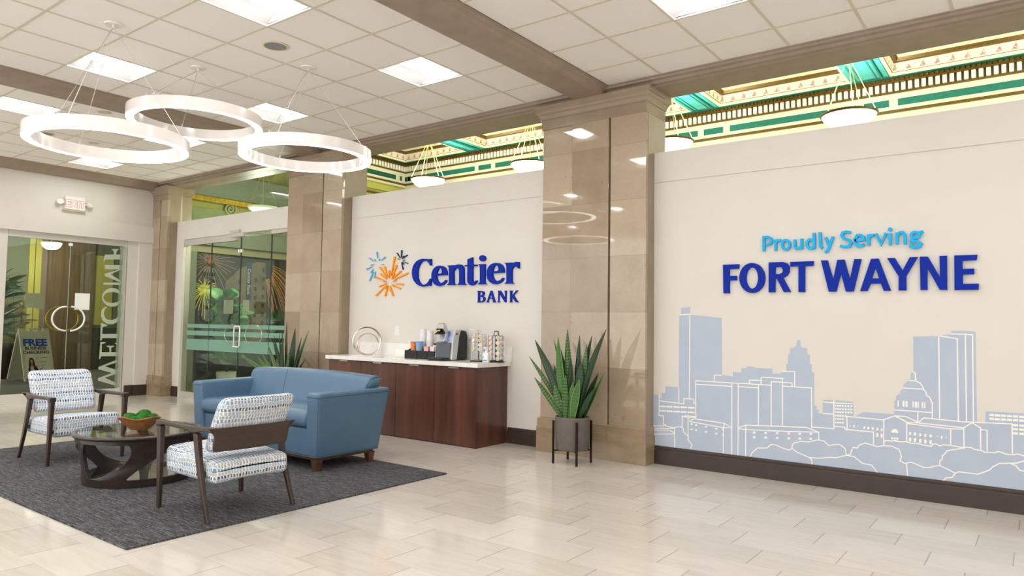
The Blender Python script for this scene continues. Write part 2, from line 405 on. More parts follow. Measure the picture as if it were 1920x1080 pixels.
# traced outlines in wall metres (x or y, z)
SKY=[[(-3.379,0.724),(-3.299,0.73),(-3.293,0.695),(-3.261,0.698),(-3.261,0.749),(-3.222,0.752),(-3.222,0.825),(-3.069,0.824),(-3.066,1.578),(-2.949,1.586),(-2.607,1.554),(-2.606,0.977),(-2.492,0.968),(-2.492,1.013),(-2.409,1.011),(-2.409,1.054),(-2.358,1.055),(-2.355,1.075),(-2.271,1.075),(-2.27,1.063),(-2.106,1.064),(-2.106,1.018),(-2.025,1.02),(-2.024,1.042),(-1.974,1.05),(-1.973,1.118),(-1.957,1.119),(-1.956,1.213),(-1.938,1.213),(-1.937,1.267),(-1.91,1.272),(-1.882,1.29),(-1.873,1.337),(-1.858,1.351),(-1.842,1.338),(-1.84,1.291),(-1.813,1.273),(-1.782,1.274),(-1.781,1.215),(-1.759,1.212),(-1.76,1.128),(-1.742,1.123),(-1.743,1.05),(-1.721,1.045),(-1.723,0.741),(-1.703,0.739),(-1.702,0.705),(-1.685,0.704),(-1.684,0.67),(-1.649,0.67),(-1.647,0.798),(-1.532,0.803),(-1.386,0.798),(-1.386,0.669),(-1.37,0.669),(-1.307,0.714),(-1.06,0.716),(-1.055,0.718),(-1.053,0.835),(-1.042,0.84),(-1.039,0.874),(-1.027,0.89),(-1.009,0.897),(-1.004,0.924),(-0.99,0.936),(-0.983,0.968),(-0.985,0.961),(-0.977,0.982),(-0.956,1.004),(-0.934,1.015),(-0.931,1.039),(-0.925,1.043),(-0.923,1.084),(-0.915,1.092),(-0.903,1.092),(-0.901,1.401),(-0.713,1.409),(-0.66,1.421),(-0.617,1.425),(-0.616,1.455),(-0.523,1.458),(-0.445,1.451),(-0.447,0.855),(-0.447,0.694),(-0.388,0.697),(-0.386,0.798),(-0.129,0.801),(0.9,0.781),(0.9,0.185),(-3.379,0.185)],[(-3.046,1.657),(-2.943,1.666),(-2.942,1.598),(-3.046,1.59)]]
LINES=[[(-3.296,0.73),(-3.29,0.695),(-3.292,0.507),(-3.241,0.509),(-3.239,0.419),(-3.215,0.418),(-3.215,0.41)],[(-3.29,0.666),(-3.013,0.654),(-3.013,0.709),(-2.903,0.711),(-2.903,0.67),(-2.884,0.671)],[(-3.069,0.824),(-3.068,0.662)],[(-2.882,0.516),(-2.882,0.903),(-2.503,0.902),(-2.325,0.904),(-2.118,0.903)],[(-2.88,0.867),(-2.507,0.868)],[(-2.435,0.87),(-2.24,0.87)],[(-2.503,0.902),(-2.506,0.19)],[(-2.439,0.9),(-2.443,0.19)],[(-2.684,0.909),(-2.684,0.971),(-2.607,0.973)],[(-2.327,0.907),(-2.327,0.942),(-2.216,0.943)],[(-2.213,0.907),(-2.212,0.975),(-2.009,0.975),(-2.012,0.526)],[(-2.118,0.516),(-2.116,0.938),(-2.01,0.94)],[(-2.239,0.9),(-2.241,0.508)],[(-3.03,0.413),(-3.03,0.526),(-2.965,0.533),(-2.884,0.534)],[(-3.03,0.523),(-2.965,0.518),(-2.884,0.528)],[(-2.965,0.518),(-2.965,0.33)],[(-2.961,0.479),(-2.901,0.51),(-2.58,0.494),(-2.507,0.457),(-2.592,0.449),(-2.961,0.479)],[(-2.58,0.494),(-2.59,0.447),(-2.591,0.192)],[(-2.436,0.464),(-2.369,0.495),(-1.997,0.519)],[(-2.436,0.455),(-2.365,0.452),(-1.997,0.473)],[(-2.366,0.495),(-2.367,0.191)],[(-3.376,0.392),(-3.216,0.407),(-3.123,0.394)],[(-3.376,0.365),(-3.118,0.39)],[(-3.376,0.346),(-3.185,0.365),(-3.131,0.353),(-3.118,0.342),(-3.14,0.329),(-3.375,0.305)],[(-3.114,0.395),(-3.113,0.191)],[(-3.136,0.39),(-3.109,0.403),(-3.052,0.415),(-3.021,0.405),(-3.013,0.361),(-2.961,0.322),(-2.967,0.289),(-2.922,0.241),(-2.939,0.196)],[(-2.948,1.586),(-2.95,0.93),(-2.952,0.718)],[(-3.055,1.584),(-2.942,1.591)],[(-2.008,0.937),(-1.921,0.937),(-1.922,0.905)],[(-2.004,0.902),(-1.745,0.901),(-1.746,0.526)],[(-2.148,0.508),(-1.797,0.529),(-1.685,0.496),(-1.684,0.427)],[(-2.148,0.463),(-1.685,0.494)],[(-1.648,0.78),(-1.552,0.776),(-1.387,0.782)],[(-1.551,0.802),(-1.553,0.541),(-1.741,0.538)],[(-1.649,0.673),(-1.557,0.673)],[(-1.44,0.545),(-1.441,0.663),(-1.142,0.658),(-1.054,0.701),(-0.963,0.661)],[(-1.139,0.659),(-1.142,0.436)],[(-1.553,0.563),(-1.46,0.563),(-1.457,0.544),(-1.223,0.543),(-1.224,0.431)],[(-1.141,0.457),(-1.129,0.479),(-1.082,0.479),(-1.051,0.488),(-1.008,0.48),(-0.965,0.489)],[(-2.022,1.043),(-1.896,1.046),(-1.897,0.904)],[(-1.052,0.754),(-0.771,0.754)],[(-0.767,0.707),(-0.763,0.838),(-0.775,0.84)],[(-0.874,0.747),(-0.876,0.655)],[(-1.054,0.705),(-0.96,0.655),(-0.962,0.49)],[(-1.042,0.702),(-0.97,0.704),(-0.872,0.663)],[(-0.96,0.651),(-0.865,0.66)],[(-0.872,0.66),(-0.831,0.704),(-0.547,0.697),(-0.209,0.711),(-0.211,0.473)],[(-0.872,0.657),(-0.541,0.648),(-0.481,0.695),(-0.423,0.658),(-0.425,0.476)],[(-0.96,0.644),(-0.637,0.629),(-0.541,0.637)],[(-0.633,0.63),(-0.636,0.492)],[(-0.54,0.646),(-0.541,0.481)],[(-0.42,0.644),(-0.378,0.644),(-0.381,0.47)],[(-1.059,0.484),(-1.017,0.479),(-0.962,0.486),(-0.935,0.478),(-0.881,0.48),(-0.835,0.472),(-0.802,0.47),(-0.775,0.468),(-0.768,0.486),(-0.742,0.493),(-0.716,0.478),(-0.69,0.49),(-0.632,0.491),(-0.531,0.481)],[(-0.968,0.302),(-0.931,0.314),(-0.897,0.304),(-0.837,0.281),(-0.791,0.286),(-0.758,0.303),(-0.715,0.313),(-0.604,0.264)],[(-0.968,0.302),(-0.959,0.193)],[(-0.717,0.315),(-0.717,0.349),(-0.698,0.37),(-0.698,0.396),(-0.678,0.417),(-0.665,0.441),(-0.639,0.451),(-0.544,0.481),(-0.531,0.489),(-0.488,0.489),(-0.469,0.477),(-0.42,0.474),(-0.396,0.461),(-0.323,0.468),(-0.311,0.478),(-0.282,0.475),(-0.258,0.465),(-0.211,0.465),(-0.176,0.475),(-0.135,0.464),(-0.084,0.449),(0.001,0.474)],[(-0.695,0.188),(-0.675,0.215),(-0.63,0.225),(-0.604,0.264),(-0.582,0.279),(-0.448,0.277),(-0.411,0.297),(-0.368,0.321),(-0.344,0.351),(-0.301,0.383),(-0.183,0.402),(-0.136,0.424),(-0.056,0.453)],[(-0.224,0.393),(-0.189,0.38),(-0.167,0.347),(-0.138,0.344),(-0.058,0.327)],[(-0.934,1.017),(-0.889,1.018),(-0.853,1.0),(-0.836,0.973),(-0.827,0.947),(-0.81,0.924),(-0.807,0.898),(-0.787,0.886),(-0.775,0.863),(-0.771,0.838),(-0.761,0.836)],[(-0.988,0.95),(-0.833,0.949)],[(-0.909,1.094),(-0.894,1.089),(-0.888,1.072),(-0.889,1.038),(-0.882,1.032),(-0.889,1.018)],[(-0.617,1.428),(-0.516,1.429),(-0.465,1.423)],[(-0.709,1.409),(-0.712,0.71)],[(-0.7,1.41),(-0.575,1.39),(-0.577,0.702)],[(-0.465,1.423),(-0.471,0.701)],[(-0.516,1.429),(-0.52,0.701)],[(-2.323,0.191),(-2.303,0.234),(-2.25,0.285),(-2.161,0.295),(-2.122,0.333),(-2.078,0.335),(-2.012,0.312),(-1.951,0.298),(-1.924,0.318),(-1.882,0.288),(-1.777,0.254),(-1.748,0.238),(-1.746,0.188)],[(-1.924,0.318),(-1.924,0.346),(-1.908,0.371),(-1.851,0.39),(-1.769,0.396),(-1.732,0.411),(-1.684,0.425),(-1.633,0.416),(-1.601,0.384),(-1.579,0.386),(-1.554,0.396),(-1.501,0.402),(-1.459,0.371),(-1.447,0.313),(-1.414,0.323),(-1.407,0.355),(-1.389,0.391),(-1.358,0.385),(-1.341,0.415),(-1.292,0.439),(-1.192,0.417),(-1.145,0.432),(-1.079,0.435),(-1.021,0.411),(-1.004,0.352),(-1.016,0.314),(-0.971,0.295)],[(-1.77,0.253),(-1.682,0.256),(-1.587,0.275),(-1.53,0.28),(-1.447,0.311),(-1.383,0.306),(-1.315,0.255),(-1.24,0.249),(-1.194,0.186)]]
WIN=[[(-2.939,0.46),(-2.917,0.462),(-2.917,0.446),(-2.939,0.443)],[(-2.889,0.455),(-2.867,0.458),(-2.867,0.441),(-2.889,0.439)],[(-2.782,0.448),(-2.76,0.45),(-2.76,0.434),(-2.782,0.432)],[(-2.675,0.441),(-2.653,0.443),(-2.653,0.427),(-2.675,0.425)],[(-2.939,0.405),(-2.917,0.407),(-2.917,0.391),(-2.939,0.389)],[(-2.889,0.403),(-2.867,0.405),(-2.867,0.389),(-2.889,0.387)],[(-2.782,0.396),(-2.76,0.398),(-2.76,0.382),(-2.782,0.38)],[(-2.675,0.388),(-2.653,0.39),(-2.653,0.374),(-2.675,0.372)],[(-2.603,0.437),(-2.593,0.438),(-2.593,0.422),(-2.603,0.421)],[(-2.603,0.386),(-2.593,0.387),(-2.593,0.371),(-2.603,0.37)],[(-2.295,0.44),(-2.27,0.443),(-2.27,0.423),(-2.295,0.42)],[(-2.183,0.448),(-2.159,0.451),(-2.159,0.431),(-2.183,0.429)],[(-2.295,0.394),(-2.27,0.397),(-2.271,0.377),(-2.295,0.374)],[(-2.183,0.403),(-2.159,0.406),(-2.159,0.386),(-2.184,0.384)],[(-2.074,0.456),(-2.05,0.459),(-2.05,0.441),(-2.074,0.438)],[(-1.966,0.464),(-1.943,0.467),(-1.943,0.449),(-1.966,0.446)],[(-1.864,0.472),(-1.841,0.474),(-1.842,0.456),(-1.865,0.454)],[(-1.766,0.48),(-1.744,0.482),(-1.744,0.465),(-1.766,0.463)],[(-2.074,0.41),(-2.05,0.413),(-2.051,0.395),(-2.074,0.392)],[(-1.967,0.418),(-1.943,0.42),(-1.943,0.402),(-1.967,0.4)],[(-1.865,0.426),(-1.842,0.428),(-1.842,0.41),(-1.865,0.408)],[(-1.767,0.434),(-1.744,0.436),(-1.744,0.419),(-1.767,0.416)],[(-3.287,0.616),(-3.217,0.618),(-3.217,0.602),(-3.287,0.599)],[(-3.287,0.569),(-3.217,0.572),(-3.217,0.555),(-3.287,0.552)],[(-3.209,0.619),(-3.136,0.621),(-3.136,0.605),(-3.209,0.602)],[(-3.209,0.571),(-3.136,0.574),(-3.136,0.558),(-3.209,0.555)],[(-3.128,0.622),(-3.057,0.624),(-3.057,0.608),(-3.128,0.605)],[(-3.128,0.574),(-3.057,0.577),(-3.057,0.56),(-3.128,0.558)],[(-3.049,0.625),(-2.98,0.627),(-2.98,0.611),(-3.049,0.609)],[(-3.049,0.577),(-2.98,0.579),(-2.98,0.563),(-3.049,0.56)],[(-2.971,0.628),(-2.895,0.631),(-2.895,0.614),(-2.971,0.612)],[(-2.971,0.579),(-2.895,0.582),(-2.895,0.566),(-2.971,0.563)],[(-1.542,0.761),(-1.532,0.762),(-1.532,0.746),(-1.542,0.745)],[(-1.526,0.761),(-1.51,0.763),(-1.51,0.747),(-1.526,0.746)],[(-1.506,0.762),(-1.49,0.763),(-1.49,0.748),(-1.506,0.746)],[(-1.483,0.763),(-1.467,0.764),(-1.467,0.748),(-1.483,0.747)],[(-1.458,0.764),(-1.442,0.765),(-1.442,0.749),(-1.458,0.748)],[(-1.435,0.765),(-1.419,0.766),(-1.419,0.75),(-1.435,0.749)],[(-1.41,0.766),(-1.395,0.767),(-1.395,0.751),(-1.411,0.75)],[(-1.542,0.731),(-1.532,0.732),(-1.533,0.716),(-1.542,0.715)],[(-1.526,0.731),(-1.51,0.732),(-1.51,0.717),(-1.527,0.715)],[(-1.506,0.732),(-1.49,0.733),(-1.49,0.717),(-1.506,0.716)],[(-1.483,0.733),(-1.467,0.734),(-1.467,0.718),(-1.483,0.717)],[(-1.458,0.734),(-1.442,0.735),(-1.442,0.719),(-1.458,0.718)],[(-1.435,0.735),(-1.419,0.736),(-1.419,0.72),(-1.435,0.719)],[(-1.411,0.736),(-1.395,0.737),(-1.395,0.721),(-1.411,0.72)],[(-1.542,0.702),(-1.533,0.703),(-1.533,0.687),(-1.542,0.686)],[(-1.527,0.702),(-1.51,0.704),(-1.511,0.688),(-1.527,0.686)],[(-1.506,0.703),(-1.49,0.704),(-1.49,0.689),(-1.507,0.687)],[(-1.484,0.704),(-1.467,0.705),(-1.468,0.69),(-1.484,0.688)],[(-1.458,0.705),(-1.442,0.707),(-1.442,0.691),(-1.458,0.689)],[(-1.436,0.706),(-1.42,0.708),(-1.42,0.692),(-1.436,0.69)],[(-1.411,0.707),(-1.395,0.709),(-1.395,0.693),(-1.411,0.692)],[(-1.542,0.669),(-1.533,0.67),(-1.533,0.654),(-1.543,0.653)],[(-1.527,0.67),(-1.511,0.671),(-1.511,0.655),(-1.527,0.654)],[(-1.507,0.671),(-1.491,0.672),(-1.491,0.656),(-1.507,0.655)],[(-1.484,0.672),(-1.468,0.673),(-1.468,0.657),(-1.484,0.656)],[(-1.458,0.673),(-1.442,0.674),(-1.443,0.659),(-1.459,0.657)],[(-1.543,0.639),(-1.533,0.64),(-1.533,0.624),(-1.543,0.623)],[(-1.527,0.64),(-1.511,0.641),(-1.511,0.625),(-1.527,0.624)],[(-1.507,0.64),(-1.491,0.642),(-1.491,0.626),(-1.507,0.625)],[(-1.484,0.642),(-1.468,0.643),(-1.468,0.627),(-1.484,0.626)],[(-1.543,0.607),(-1.534,0.607),(-1.534,0.592),(-1.543,0.591)],[(-1.527,0.607),(-1.511,0.609),(-1.511,0.593),(-1.528,0.591)],[(-1.507,0.608),(-1.491,0.61),(-1.491,0.594),(-1.507,0.592)],[(-1.484,0.609),(-1.468,0.611),(-1.469,0.595),(-1.485,0.593)],[(-1.305,0.586),(-1.289,0.587),(-1.29,0.565),(-1.305,0.563)],[(-1.273,0.585),(-1.257,0.587),(-1.257,0.564),(-1.273,0.563)],[(-1.236,0.584),(-1.221,0.585),(-1.221,0.563),(-1.236,0.561)],[(-1.199,0.582),(-1.184,0.583),(-1.184,0.561),(-1.199,0.56)],[(-1.164,0.58),(-1.149,0.581),(-1.15,0.559),(-1.165,0.557)],[(-1.2,0.537),(-1.184,0.539),(-1.184,0.505),(-1.201,0.504)],[(-1.166,0.535),(-1.149,0.537),(-1.15,0.503),(-1.166,0.502)],[(-1.387,0.59),(-1.377,0.591),(-1.377,0.569),(-1.387,0.568)],[(-1.417,0.586),(-1.41,0.587),(-1.41,0.578),(-1.418,0.578)],[(-1.355,0.584),(-1.347,0.585),(-1.347,0.578),(-1.355,0.577)],[(-1.081,0.553),(-1.078,0.571),(-1.065,0.584),(-1.053,0.589),(-1.037,0.584),(-1.028,0.569),(-1.027,0.556)],[(-1.082,0.513),(-1.067,0.515),(-1.067,0.496),(-1.082,0.494)],[(-1.062,0.514),(-1.047,0.516),(-1.047,0.496),(-1.062,0.495)],[(-1.042,0.514),(-1.027,0.516),(-1.027,0.496),(-1.042,0.495)],[(-1.029,0.837),(-1.02,0.838),(-1.02,0.786),(-1.03,0.786)],[(-0.989,0.838),(-0.974,0.839),(-0.975,0.788),(-0.99,0.787)],[(-0.967,0.838),(-0.952,0.839),(-0.952,0.788),(-0.967,0.787)],[(-0.913,0.838),(-0.903,0.839),(-0.904,0.788),(-0.914,0.787)],[(-0.895,0.838),(-0.88,0.839),(-0.881,0.788),(-0.896,0.787)],[(-0.876,0.838),(-0.866,0.839),(-0.866,0.789),(-0.877,0.788)],[(-0.844,0.837),(-0.833,0.838),(-0.834,0.788),(-0.844,0.787)],[(-0.826,0.837),(-0.816,0.838),(-0.816,0.788),(-0.827,0.787)],[(-0.944,0.572),(-0.927,0.573),(-0.927,0.549),(-0.944,0.547)],[(-0.907,0.571),(-0.89,0.573),(-0.891,0.548),(-0.908,0.546)],[(-0.866,0.568),(-0.85,0.57),(-0.85,0.546),(-0.867,0.544)],[(-0.828,0.567),(-0.812,0.569),(-0.812,0.545),(-0.829,0.543)],[(-0.789,0.566),(-0.773,0.568),(-0.773,0.544),(-0.79,0.542)],[(-0.945,0.524),(-0.927,0.526),(-0.927,0.492),(-0.946,0.49)],[(-0.909,0.523),(-0.89,0.525),(-0.891,0.491),(-0.909,0.489)],[(-0.868,0.521),(-0.85,0.523),(-0.85,0.489),(-0.868,0.487)],[(-0.83,0.52),(-0.812,0.522),(-0.812,0.488),(-0.83,0.486)],[(-0.791,0.518),(-0.773,0.52),(-0.773,0.487),(-0.791,0.485)],[(-0.705,0.564),(-0.695,0.565),(-0.695,0.541),(-0.706,0.54)],[(-0.735,0.56),(-0.728,0.561),(-0.728,0.553),(-0.735,0.552)],[(-0.672,0.56),(-0.664,0.561),(-0.664,0.552),(-0.672,0.551)],[(-0.36,0.779),(-0.328,0.78),(-0.329,0.762),(-0.361,0.761)],[(-0.361,0.748),(-0.329,0.749),(-0.329,0.731),(-0.361,0.73)],[(-0.323,0.779),(-0.288,0.78),(-0.288,0.762),(-0.323,0.761)],[(-0.323,0.748),(-0.289,0.749),(-0.289,0.731),(-0.324,0.73)],[(-0.283,0.78),(-0.248,0.781),(-0.249,0.763),(-0.283,0.762)],[(-0.283,0.749),(-0.249,0.75),(-0.249,0.732),(-0.284,0.731)],[(-0.242,0.78),(-0.208,0.781),(-0.208,0.764),(-0.243,0.763)],[(-0.243,0.75),(-0.209,0.751),(-0.209,0.733),(-0.243,0.732)],[(-0.202,0.781),(-0.168,0.782),(-0.169,0.764),(-0.203,0.763)],[(-0.203,0.75),(-0.169,0.751),(-0.169,0.734),(-0.203,0.733)],[(-0.204,0.711),(-0.17,0.712),(-0.17,0.694),(-0.204,0.693)],[(-0.204,0.678),(-0.17,0.68),(-0.171,0.662),(-0.204,0.661)],[(-0.205,0.645),(-0.171,0.646),(-0.171,0.629),(-0.205,0.627)],[(-0.161,0.782),(-0.128,0.783),(-0.128,0.765),(-0.162,0.764)],[(-0.162,0.751),(-0.128,0.752),(-0.129,0.735),(-0.162,0.734)],[(-0.163,0.712),(-0.129,0.713),(-0.129,0.695),(-0.163,0.694)],[(-0.163,0.68),(-0.13,0.681),(-0.13,0.663),(-0.164,0.662)],[(-0.164,0.646),(-0.13,0.648),(-0.131,0.63),(-0.164,0.629)],[(-0.122,0.782),(-0.089,0.783),(-0.089,0.766),(-0.122,0.765)],[(-0.123,0.752),(-0.089,0.753),(-0.09,0.735),(-0.123,0.734)],[(-0.123,0.712),(-0.09,0.714),(-0.09,0.696),(-0.124,0.695)],[(-0.124,0.681),(-0.091,0.682),(-0.091,0.664),(-0.124,0.663)],[(-0.125,0.647),(-0.091,0.649),(-0.092,0.631),(-0.125,0.63)],[(-0.083,0.783),(-0.049,0.784),(-0.05,0.766),(-0.083,0.765)],[(-0.083,0.753),(-0.05,0.754),(-0.05,0.736),(-0.084,0.735)],[(-0.084,0.713),(-0.051,0.715),(-0.051,0.697),(-0.085,0.696)],[(-0.085,0.682),(-0.051,0.683),(-0.052,0.665),(-0.085,0.664)],[(-0.085,0.649),(-0.052,0.65),(-0.052,0.632),(-0.086,0.631)]]
CENTIER=[[[(-6.642,2.335),(-6.64,2.244),(-6.663,2.245),(-6.683,2.281),(-6.717,2.307),(-6.762,2.315),(-6.807,2.309),(-6.852,2.275),(-6.884,2.215),(-6.894,2.149),(-6.886,2.083),(-6.862,2.032),(-6.821,1.994),(-6.77,1.983),(-6.72,1.996),(-6.681,2.028),(-6.66,2.066),(-6.637,2.066),(-6.64,1.967),(-6.674,1.971),(-6.735,1.964),(-6.792,1.96),(-6.849,1.97),(-6.906,1.996),(-6.96,2.043),(-6.99,2.094),(-7.001,2.152),(-6.996,2.211),(-6.972,2.264),(-6.927,2.308),(-6.871,2.334),(-6.803,2.344),(-6.735,2.339),(-6.679,2.332)]],[[(-6.347,2.106),(-6.54,2.103),(-6.53,2.064),(-6.511,2.028),(-6.483,2.007),(-6.45,2.0),(-6.407,2.013),(-6.37,2.042),(-6.352,2.034),(-6.375,2.0),(-6.417,1.973),(-6.471,1.96),(-6.525,1.965),(-6.581,1.993),(-6.615,2.034),(-6.63,2.088),(-6.627,2.14),(-6.603,2.188),(-6.565,2.219),(-6.522,2.234),(-6.478,2.236),(-6.429,2.229),(-6.385,2.205),(-6.357,2.163)],[(-6.535,2.127),(-6.464,2.129),(-6.441,2.138),(-6.44,2.166),(-6.453,2.195),(-6.477,2.208),(-6.501,2.201),(-6.52,2.173)]],[[(-6.349,2.231),(-6.226,2.232),(-6.223,2.218),(-6.19,2.235),(-6.143,2.24),(-6.096,2.232),(-6.064,2.208),(-6.053,2.177),(-6.047,2.004),(-6.038,1.98),(-6.013,1.972),(-6.012,1.966),(-6.168,1.97),(-6.142,1.983),(-6.129,2.006),(-6.132,2.148),(-6.141,2.18),(-6.168,2.193),(-6.199,2.183),(-6.225,2.159),(-6.23,2.143),(-6.224,2.008),(-6.217,1.984),(-6.192,1.974),(-6.194,1.968),(-6.347,1.972),(-6.326,1.983),(-6.308,1.998),(-6.314,2.202),(-6.327,2.218)]],[[(-5.993,2.299),(-5.909,2.323),(-5.904,2.229),(-5.834,2.224),(-5.834,2.205),(-5.903,2.208),(-5.902,2.031),(-5.891,2.004),(-5.871,2.0),(-5.847,2.018),(-5.822,2.018),(-5.846,1.983),(-5.875,1.963),(-5.911,1.956),(-5.946,1.964),(-5.977,1.987),(-5.99,2.018),(-5.99,2.207),(-6.039,2.209),(-6.039,2.225),(-5.991,2.227)]],[[(-5.816,2.227),(-5.697,2.227),(-5.697,1.995),(-5.687,1.976),(-5.665,1.967),(-5.816,1.968),(-5.791,1.982),(-5.776,2.001),(-5.781,2.19),(-5.791,2.213)]],[[(-5.385,2.106),(-5.577,2.104),(-5.568,2.066),(-5.548,2.03),(-5.521,2.009),(-5.488,2.003),(-5.445,2.015),(-5.409,2.043),(-5.39,2.035),(-5.413,2.002),(-5.455,1.976),(-5.509,1.963),(-5.563,1.968),(-5.619,1.996),(-5.653,2.036),(-5.667,2.089),(-5.664,2.141),(-5.639,2.188),(-5.601,2.218),(-5.558,2.232),(-5.514,2.234),(-5.466,2.227),(-5.422,2.203),(-5.395,2.163)],[(-5.572,2.127),(-5.502,2.129),(-5.478,2.138),(-5.477,2.166),(-5.49,2.194),(-5.514,2.207),(-5.538,2.2),(-5.557,2.173)]],[[(-5.387,2.228),(-5.269,2.228),(-5.267,2.204),(-5.24,2.225),(-5.203,2.235),(-5.157,2.231),(-5.156,2.15),(-5.171,2.152),(-5.193,2.175),(-5.22,2.18),(-5.248,2.166),(-5.266,2.141),(-5.265,1.992),(-5.254,1.973),(-5.233,1.967),(-5.235,1.964),(-5.381,1.966),(-5.361,1.976),(-5.347,1.994),(-5.351,2.185),(-5.361,2.212)]]]
DOT=[(-5.692,2.3),(-5.693,2.291),(-5.697,2.283),(-5.703,2.276),(-5.711,2.27),(-5.72,2.266),(-5.731,2.264),(-5.742,2.263),(-5.754,2.264),(-5.765,2.268),(-5.775,2.273),(-5.783,2.28),(-5.789,2.287),(-5.794,2.296),(-5.795,2.305),(-5.794,2.313),(-5.79,2.322),(-5.784,2.329),(-5.776,2.335),(-5.766,2.339),(-5.756,2.341),(-5.744,2.342),(-5.733,2.34),(-5.722,2.337),(-5.712,2.332),(-5.704,2.325),(-5.697,2.317),(-5.693,2.309)]
BANK=[[[(-5.829,1.884),(-5.759,1.883),(-5.716,1.873),(-5.704,1.85),(-5.715,1.827),(-5.738,1.815),(-5.705,1.804),(-5.691,1.78),(-5.702,1.755),(-5.731,1.738),(-5.776,1.735),(-5.83,1.735),(-5.813,1.748),(-5.813,1.871)],[(-5.786,1.871),(-5.784,1.822),(-5.758,1.824),(-5.74,1.837),(-5.739,1.854),(-5.752,1.87)],[(-5.784,1.809),(-5.783,1.751),(-5.756,1.749),(-5.732,1.759),(-5.725,1.78),(-5.737,1.801),(-5.762,1.809)]],[[(-5.607,1.88),(-5.586,1.885),(-5.532,1.749),(-5.516,1.736),(-5.575,1.735),(-5.561,1.746),(-5.576,1.784),(-5.629,1.784),(-5.643,1.746),(-5.631,1.735),(-5.677,1.735),(-5.661,1.75)],[(-5.625,1.796),(-5.579,1.795),(-5.602,1.849)]],[[(-5.496,1.881),(-5.447,1.882),(-5.371,1.778),(-5.376,1.864),(-5.39,1.879),(-5.345,1.88),(-5.357,1.867),(-5.356,1.733),(-5.375,1.733),(-5.467,1.85),(-5.47,1.749),(-5.451,1.734),(-5.495,1.734),(-5.482,1.749),(-5.482,1.866)]],[[(-5.31,1.88),(-5.258,1.879),(-5.27,1.866),(-5.271,1.812),(-5.21,1.865),(-5.215,1.878),(-5.171,1.88),(-5.192,1.864),(-5.24,1.821),(-5.185,1.75),(-5.16,1.733),(-5.203,1.733),(-5.269,1.799),(-5.27,1.747),(-5.256,1.734),(-5.308,1.732),(-5.294,1.747),(-5.296,1.866)]]]
FORTWAYNE=[[[(-2.584,2.093),(-2.421,2.093),(-2.424,2.048),(-2.52,2.047),(-2.52,1.978),(-2.446,1.977),(-2.446,1.932),(-2.52,1.933),(-2.52,1.803),(-2.58,1.804)]],[[(-2.165,1.947),(-2.168,1.915),(-2.177,1.884),(-2.192,1.856),(-2.212,1.833),(-2.236,1.816),(-2.263,1.805),(-2.291,1.802),(-2.319,1.806),(-2.346,1.818),(-2.37,1.836),(-2.39,1.86),(-2.406,1.889),(-2.415,1.921),(-2.418,1.955),(-2.415,1.988),(-2.405,2.02),(-2.39,2.048),(-2.37,2.071),(-2.345,2.088),(-2.318,2.098),(-2.29,2.1),(-2.262,2.095),(-2.235,2.083),(-2.211,2.065),(-2.192,2.04),(-2.177,2.012),(-2.168,1.98)],[(-2.231,1.949),(-2.232,1.926),(-2.237,1.904),(-2.244,1.884),(-2.253,1.867),(-2.265,1.855),(-2.277,1.847),(-2.291,1.845),(-2.304,1.848),(-2.317,1.856),(-2.328,1.869),(-2.337,1.886),(-2.345,1.906),(-2.349,1.929),(-2.35,1.953),(-2.349,1.976),(-2.344,1.999),(-2.337,2.019),(-2.327,2.035),(-2.316,2.048),(-2.303,2.055),(-2.29,2.057),(-2.277,2.054),(-2.264,2.046),(-2.253,2.033),(-2.243,2.016),(-2.236,1.995),(-2.232,1.973)]],[[(-2.128,2.098),(-1.995,2.098),(-1.955,2.084),(-1.932,2.048),(-1.935,1.999),(-1.955,1.965),(-1.993,1.943),(-1.923,1.807),(-1.986,1.806),(-2.048,1.933),(-2.068,1.936),(-2.069,1.806),(-2.129,1.807)],[(-2.067,2.05),(-2.068,1.983),(-2.03,1.98),(-2.002,1.992),(-1.991,2.015),(-2.002,2.041),(-2.025,2.051)]],[[(-1.925,2.095),(-1.713,2.094),(-1.718,2.049),(-1.792,2.05),(-1.793,1.803),(-1.851,1.804),(-1.849,2.05),(-1.925,2.05)]],[[(-1.647,2.098),(-1.59,2.096),(-1.541,1.91),(-1.505,2.096),(-1.444,2.096),(-1.399,1.909),(-1.361,2.096),(-1.302,2.095),(-1.37,1.802),(-1.435,1.802),(-1.475,1.977),(-1.517,1.802),(-1.581,1.804)]],[[(-1.222,2.093),(-1.162,2.094),(-1.067,1.804),(-1.122,1.803),(-1.145,1.869),(-1.23,1.869),(-1.255,1.804),(-1.314,1.804)],[(-1.187,2.017),(-1.159,1.915),(-1.218,1.917)]],[[(-1.092,2.094),(-1.033,2.093),(-0.972,1.98),(-0.915,2.094),(-0.854,2.094),(-0.945,1.928),(-0.946,1.804),(-1.005,1.805),(-1.003,1.927)]],[[(-0.838,2.095),(-0.778,2.093),(-0.689,1.908),(-0.691,2.094),(-0.637,2.094),(-0.639,1.803),(-0.694,1.804),(-0.784,1.998),(-0.785,1.805),(-0.837,1.806)]],[[(-0.583,2.093),(-0.42,2.092),(-0.426,2.048),(-0.527,2.046),(-0.526,1.976),(-0.443,1.977),(-0.443,1.931),(-0.525,1.929),(-0.526,1.851),(-0.414,1.85),(-0.416,1.8),(-0.586,1.801)]]]
